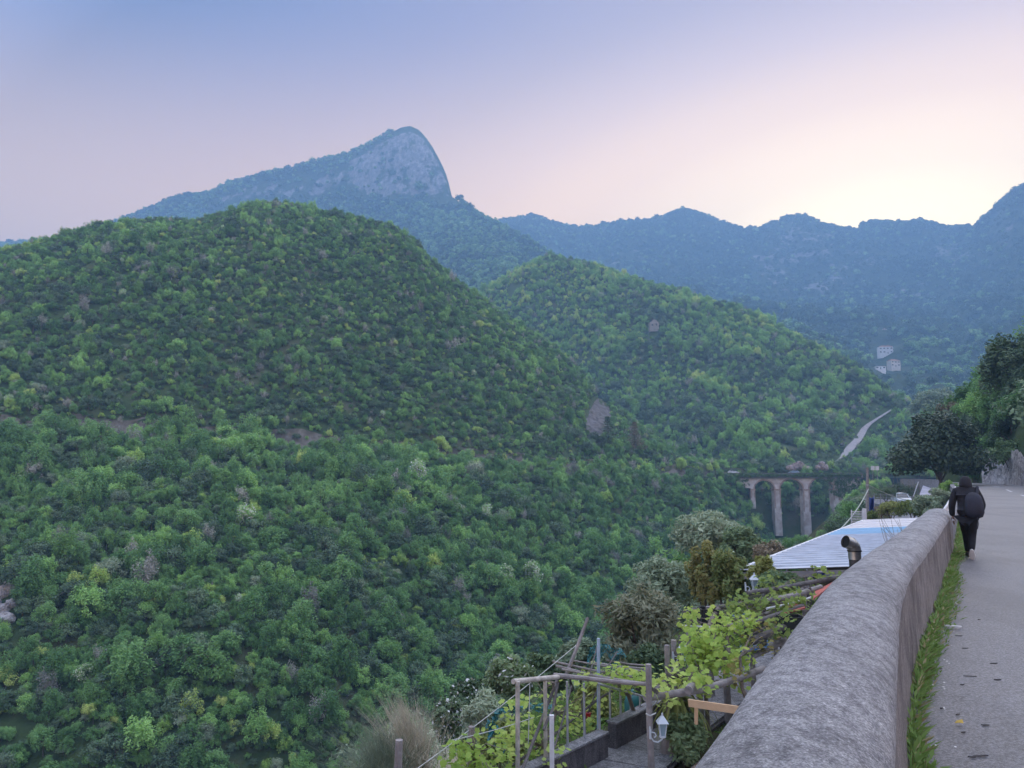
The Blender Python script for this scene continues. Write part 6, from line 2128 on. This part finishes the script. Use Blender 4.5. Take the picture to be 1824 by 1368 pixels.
M_blackbin = mat_plain('black_bin', (.02, .02, .022), .6)
crate('black bin in the shade below the pergola logs', 1264, 1124, 15.0, .34, .34, .42, M_blackbin)
crate('black bin close to the parapet behind the vines', 1410, 1128, 14.2, .4, .35, .3, M_blackbin)
crate('grey box under the vines by the blue sheet', 1342, 1146, 13.9, .35, .3, .25, M_darkwood)
rgt = np.random.default_rng(41)
tw = thing('dry_stalks', 'thin dry stalks rising behind the parapet near the flue', 'plant', P(1585, 975, 21))
for k in range(13):
    x = rgt.uniform(1572, 1612)
    a = P(x, 985, 19)
    MB().tube([a, a + Vector((rgt.normal() * .1, 0, .35)), a + Vector((rgt.normal() * .22 - .08, 0, rgt.uniform(.5, .95)))], [.008, .006, .003], 4).build('stalk', M_cane, tw)

# ------------------------------------------------------------------ terrace roof
M_roof = mat_plain('corrugated_white_sheet', (.50, .54, .585), .5, var=.20, scale=1.6)
M_roofb = mat_plain('corrugated_blue_sheet', (.34, .55, .70), .45, var=.12, scale=1.5)
M_roofc = mat_plain('cream_sheet', (.64, .61, .60), .5, var=.08, scale=1)
M_fascia = mat_plain('fascia_wood', (.34, .31, .29), .8, var=.2, scale=3)
rt = thing('terrace_roof', 'white corrugated terrace roof on posts below the road', 'roof', (9, 21, GZ))
def rx(y):
    return 6.0 + (y - 20.85) * .616, float(np.interp(y, EL[:, 1], EL[:, 0])) - .75
def rz_(x, y):
    l, r_ = rx(y)
    return -.78 + .16 * (x - l) / (r_ - l) + .010 * (y - 20.85)
def panel(y0, y1, mat, l0=None):
    rows = []
    dy = y1 - y0
    for f, h in [(0, 0), (.60, 0), (.64, .045), (.72, .045), (.76, 0), (1.0, 0)]:
        y = y0 + dy * f + (.004 if f == 0 else -.004 if f == 1 else 0)
        l, r_ = rx(y)
        if l0:
            l = max(l, l0(y))
        rows.append([(l + (r_ - l) * k / 6, y, rz_(l + (r_ - l) * k / 6, y) + h) for k in range(7)])
    return MB().grid(rows).build('panel', mat, rt, thick=.012)
y = 20.85
while y < 30.8:
    panel(y, y + .62, M_roof)
    y += .62
while y < 34.6:
    panel(y, y + .66, M_roofb)
    y += .66
while y < 41:
    panel(y, y + 1.6, M_roofc)
    y += 1.6
l, r_ = rx(20.85)
MB().bar((l, 20.9, -.93), (r_, 20.9, -.80), .08, .16).build('fascia', M_fascia, rt)
la, lb_ = rx(20.85)[0], rx(41)[0]
MB().bar((la - .06, 20.85, -.80), (lb_ - .06, 41, -.60), .10, .10).build('gutter', M_white, rt)
for yy in np.arange(22, 41, 2.6):
    l, r_ = rx(yy)
    MB().bar((l + .1, yy, rz_(l, yy) - .10), (r_, yy, rz_(r_, yy) - .10), .06, .10).build('rafter', M_fascia, rt)
    MB().tube([(l + .25, yy, GZ - .2), (l + .25, yy, rz_(l, yy) - .12)], .045, 9).build('post', M_steel, rt)
for x in (1434, 1438, 1401, 1360):
    q = P(x, 1014, 21.0)
    MB().tube([(q.x, q.y, GZ - .2), (q.x, q.y, -.9)], .035, 9).build('post', M_steel, rt)
M_inner = mat_plain('dim_plaster', (.30, .27, .25), .9, var=.2, scale=1)
q0, q1 = rx(27)[0] + .5, rx(27)[1]
MB().box(((q0 + q1) / 2, 27.2, -1.7), (q1 - q0, .15, 1.6)).build('back_wall', M_inner, rt)
bn_ = MB().prism([P(1396, 1023, 21.3), P(1436, 1022, 21.3), P(1436, 1030, 21.3), P(1396, 1031, 21.3)], (0, .02, 0)).build('red_banner', mat_plain('red_banner_cloth', (.55, .02, .03), .7))
tag(bn_, 'red banner strip hanging under the terrace roof edge', 'banner')
o = MB().lathe(P(1461, 1026, 20.6), [(.02, -.13), (.10, -.11), (.13, 0), (.10, .10), (.03, .13)], 16).build('blue_lamp_globe', mat_plain('navy_globe', (.015, .02, .10), .3), smooth=True)
tag(o, 'dark navy globe hanging under the roof edge', 'globe')
# flue with elbow
M_flue = mat_plain('tarnished_steel', (.44, .42, .38), .32, .85, .35, 7, .1)
M_fluedk = mat_plain('sooty_steel', (.07, .065, .06), .5, .6, .4, 7)
fl = thing('flue_pipe', 'steel flue pipe with elbow cowl behind the parapet', 'flue', P(1522, 1030, 13.6))
fc_ = P(1523, 1000, 13.6)
MB().tube([fc_ + Vector((0, 0, -.9)), fc_ + Vector((0, 0, .03))], .096, 18).build('lower_pipe', M_fluedk, fl, smooth=True)
MB().tube([fc_ + Vector((0, 0, .035)), fc_ + Vector((0, 0, .17))], .104, 18).build('middle_pipe', M_flue, fl, smooth=True)
MB().lathe(fc_ + Vector((0, 0, .165)), [(.105, 0), (.118, 0), (.118, .025), (.105, .025)], 18).build('band', M_fluedk, fl)
ar = []
for k in range(7):
    a = R(75) * k / 6
    ar.append(fc_ + Vector((-.17 * (1 - math.cos(a)), -.05 * (1 - math.cos(a)), .19 + .14 * math.sin(a))))
ar.append(ar[-1] + (ar[-1] - ar[-2]).normalized() * .05)
MB().tube(ar, .108, 18, cap=False).build('elbow', M_flue, fl, smooth=True)
for k in (2, 4):
    MB().tube([ar[k], ar[k] + (ar[k + 1] - ar[k]).normalized() * .012], .114, 18).build('seam', M_flue, fl, smooth=True)
e_ = ar[-1]
dv = (ar[-1] - ar[-2]).normalized()
MB().tube([e_ - dv * .03, e_ - dv * .028], .10, 18).build('mouth', mat_plain('flue_hollow_shade', (.008, .008, .008), .9), fl)  # black disc painting the shade inside the hollow pipe

# white louvred screen and odds beyond the roof
lv = thing('louvred_screen', 'white slatted screen panel beyond the terrace roof', 'screen', P(1530, 945, 43))
for k in range(12):
    y0 = 911 + k * 2.9
    MB().bar(P(1516.5, y0 + .6, 43), P(1536, y0, 43), .03, .035).build('slat', M_white, lv)
for x in (1516.5, 1536):
    MB().tube([P(x, 947, 43.05), P(x, 908, 43.05)], .03, 6).build('frame_post', M_white, lv)
o = MB().box(P(1540.5, 925, 42.5), (.16, .16, 1.15)).build('white_pillar', M_white, bevel=.01)
tag(o, 'white square pillar beside the slatted screen', 'pillar')
MBx = MB().box(P(1553, 934, 42.5), (.45, .3, .2)).build('red_planter', M_redsheet, bevel=.02)
tag(MBx, 'small red planter right of the white pillar', 'planter')
shrub('yellow_shrub', 'yellowish shrub right of the white pillar', 'shrub', (1541, 910, 1562, 932), 45, L_hedge, (.10, .06), 18, 60, 4, spread=.24)
shrub('autumn_shrub', 'brown-yellow shrub at the edge of the side lot', 'shrub', (1556, 902, 1584, 922), 52, L_brown, (.12, .07), 18, 60, 4, spread=.24)

# ------------------------------------------------------------------ garden bushes and trees
L_dry = leaf_mat('leaf_olive_brown', (.060, .074, .042), (.105, .118, .070), (.175, .178, .118), .25, gain=1.9)
L_photinia = leaf_mat('leaf_photinia', (.055, .088, .028), (.095, .125, .040), (.165, .150, .058), .3, gain=2.2)
L_shrub = leaf_mat('leaf_shrub', (.045, .075, .034), (.080, .118, .055), (.135, .175, .090), .25, gain=2.2)
M_petal = mat_plain('white_petal', (.78, .78, .74), .7)
shrub('olive_brown_shrub', 'large brownish olive shrub behind the trellis', 'shrub', (1066, 1052, 1216, 1206), 16.6, L_dry, (.17, .045), 46, 130, 7, ground=-2.7, spread=.19)
shrub('olive_tree', 'grey-green olive tree left of the reddish shrub', 'tree', (1124, 992, 1246, 1100), 29, L_olive, (.22, .07), 50, 120, 1, ground=-4.2, spread=.17, trunk=.09)
shrub('olive_tree', 'big pale olive tree below the viaduct', 'tree', (1196, 908, 1340, 1004), 50, L_olive, (.34, .12), 64, 130, 1, ground=-6.5, spread=.15, trunk=.16)
shrub('olive_tree', 'dark olive tree right of the big pale one', 'tree', (1276, 940, 1362, 1010), 40, L_shrub, (.26, .10), 40, 110, 1, ground=-5, spread=.17, trunk=.12)
shrub('reddish_shrub', 'tall shrub with reddish young leaves, left of its pair', 'shrub', (1224, 972, 1292, 1096), 22.4, L_photinia, (.13, .06), 44, 110, 6, ground=-2.8, spread=.18)
shrub('reddish_shrub', 'tall shrub with reddish young leaves beside the roof corner', 'shrub', (1270, 976, 1336, 1092), 21.2, L_photinia, (.13, .06), 44, 110, 6, ground=-2.7, spread=.18)
shrub('green_shrub', 'yellow-green shrub overlapping the terrace roof corner', 'shrub', (1336, 992, 1384, 1052), 19.6, L_hedge, (.12, .05), 34, 90, 5, ground=-2.5, spread=.19)
shrub('green_shrub', 'green shrub under the terrace roof edge', 'shrub', (1352, 1020, 1426, 1056), 18.6, L_shrub, (.12, .06), 34, 80, 5, ground=-2.5, spread=.2)
q = P(1372, 998, 43)
bare_tree('dead_tree', 'pale dead tree with bare branches behind the terrace roof', Vector((q.x, 43, q.z - 1.2)), 4.2, 1.15, M_bark_grey, 17, 4)
shrub('russet_shrub', 'russet brown shrub below the dead tree', 'shrub', (1338, 968, 1404, 1008), 36, L_brown, (.16, .07), 26, 80, 5, spread=.22)
shrub('bank_shrub', 'grey-green shrub on the bank behind the trellis, left part', 'shrub', (862, 1176, 950, 1262), 19, L_shrub, (.14, .06), 40, 110, 6, ground=-4.6, spread=.19, mats=[M_petal], frac=.03)
shrub('bank_shrub', 'green shrub on the bank behind the trellis, middle part', 'shrub', (930, 1168, 1010, 1250), 21, L_shrub, (.14, .07), 40, 110, 6, ground=-4.6, spread=.19, mats=[M_petal], frac=.02)
shrub('bank_shrub', 'grey-green shrub beside the pale blue pole', 'shrub', (990, 1140, 1070, 1215), 20, L_olive, (.14, .05), 36, 100, 6, ground=-4.2, spread=.2)
shrub('white_flower_shrub', 'dark shrub dotted with white flowers left of the trellis', 'shrub', (764, 1252, 842, 1345), 16.5, L_dkoak, (.085, .05), 46, 150, 6, ground=-4.8, spread=.19, mats=[M_petal], frac=.10)
shrub('white_flower_shrub', 'dark shrub dotted with white flowers, upper of the two', 'shrub', (800, 1212, 880, 1275), 19, L_dkoak, (.09, .055), 46, 150, 6, ground=-4.9, spread=.19, mats=[M_petal], frac=.10)
shrub('grey_shrub', 'misty grey-green shrub right of the white-flowered pair', 'shrub', (826, 1236, 905, 1330), 15.5, L_olive, (.12, .035), 40, 120, 6, ground=-4.4, spread=.2)
shrub('yellow_green_shrub', 'yellow-green shrub inside the trellis', 'shrub', (856, 1290, 930, 1372), 12.2, L_hedge, (.09, .045), 34, 100, 6, ground=-4.0, spread=.2)
shrub('yellow_green_shrub', 'yellow-green shrub behind the far trellis posts', 'shrub', (1018, 1216, 1100, 1300), 14.2, L_hedge, (.09, .05), 34, 90, 6, ground=-2.9, spread=.2)
shrub('low_shrub', 'low green shrub under the yucca', 'shrub', (1180, 1275, 1262, 1372), 11.6, L_shrub, (.09, .04), 30, 90, 5, ground=-2.6, spread=.22)
shrub('low_shrub', 'dark low shrub at the foot of the olive-brown shrub', 'shrub', (1110, 1150, 1200, 1250), 15.2, L_dkoak, (.10, .05), 32, 90, 5, ground=-2.6, spread=.22)
# dry broom-like bush
def broom(label, px, ybase, Y, h, spread, n_, mat, seed, lean=(0, 0)):
    b0 = P(px, ybase, Y)
    t = thing('dry_broom', label, 'shrub', b0)
    rg_ = np.random.default_rng(seed)
    Vs = []
    for k in range(n_):
        a = rg_.uniform(0, 6.28)
        rad = abs(rg_.normal()) * spread
        L = h * rg_.uniform(.5, 1.08)
        tip = Vector((math.cos(a) * rad + lean[0], math.sin(a) * rad * .8, L))
        s0 = Vector((rg_.normal() * .10, rg_.normal() * .10, -.1))
        w = Vector((rg_.uniform(.005, .010), .002, 0))
        prev = s0
        for s_ in range(1, 5):
            f = s_ / 4
            q = s0.lerp(tip, f) + Vector((tip.x * .25 * f * f, 0, -.12 * rad * f * f))
            ww = w * (1.15 - f)
            Vs.append([tuple(prev - w), tuple(prev + w), tuple(q + ww), tuple(q - ww)])
            if s_ >= 2:
                for _ in range(2):
                    tq = q + Vector((rg_.normal() * .08, rg_.normal() * .08, rg_.uniform(.03, .16)))
                    Vs.append([tuple(q - ww), tuple(q + ww), tuple(tq + ww * .4), tuple(tq - ww * .4)])
            prev, w = q, ww
    c = link('twigs', leaf_mesh('twigs', np.array(Vs), [mat]))
    c.parent = t
L_broom = leaf_mat('broom_twig', (.11, .10, .07), (.19, .17, .125), (.28, .26, .20), .2, gain=2.8)
L_broomg = leaf_mat('broom_green', (.085, .11, .075), (.14, .165, .115), (.21, .235, .175), .2, gain=2.0)
broom('dry straw-coloured broom bush at the bottom centre', 752, 1385, 13.8, 1.35, .42, 520, L_broom, 61, (-.35, 0))
broom('feathery grey-green bush left of the dry broom', 690, 1400, 13.6, 1.05, .55, 520, L_broomg, 62, (-.15, 0))
broom('small tangle of dry twigs right of the broom bush', 815, 1395, 12.6, .6, .5, 160, L_broom, 63)
# grasses and weeds on the terrace floor
rg = np.random.default_rng(71)
C = []
for _ in range(900):
    i = int(rg.integers(0, len(EL)))
    while not (7 < EL[i, 1] < 24):
        i = int(rg.integers(0, len(EL)))
    t_ = rg.uniform(3.1, 9)
    x, y = bank_point(i, t_)
    if np.min(np.hypot(C2[:, 0] - x, C2[:, 1] - y)) < .75:
        continue
    C.append((x, y, float(bank_z(EL[i, 1], t_)) + .1))
V = leaf_cloud(rg, np.array(C), (.22, .22, .09), 34, .10, .028, (3, 14, -8), .2, .1)
tag(link('terrace_weeds', leaf_mesh('terrace_weeds', V, [L_weed])), 'low green weeds covering the garden terrace floor', 'weeds', kind='stuff')
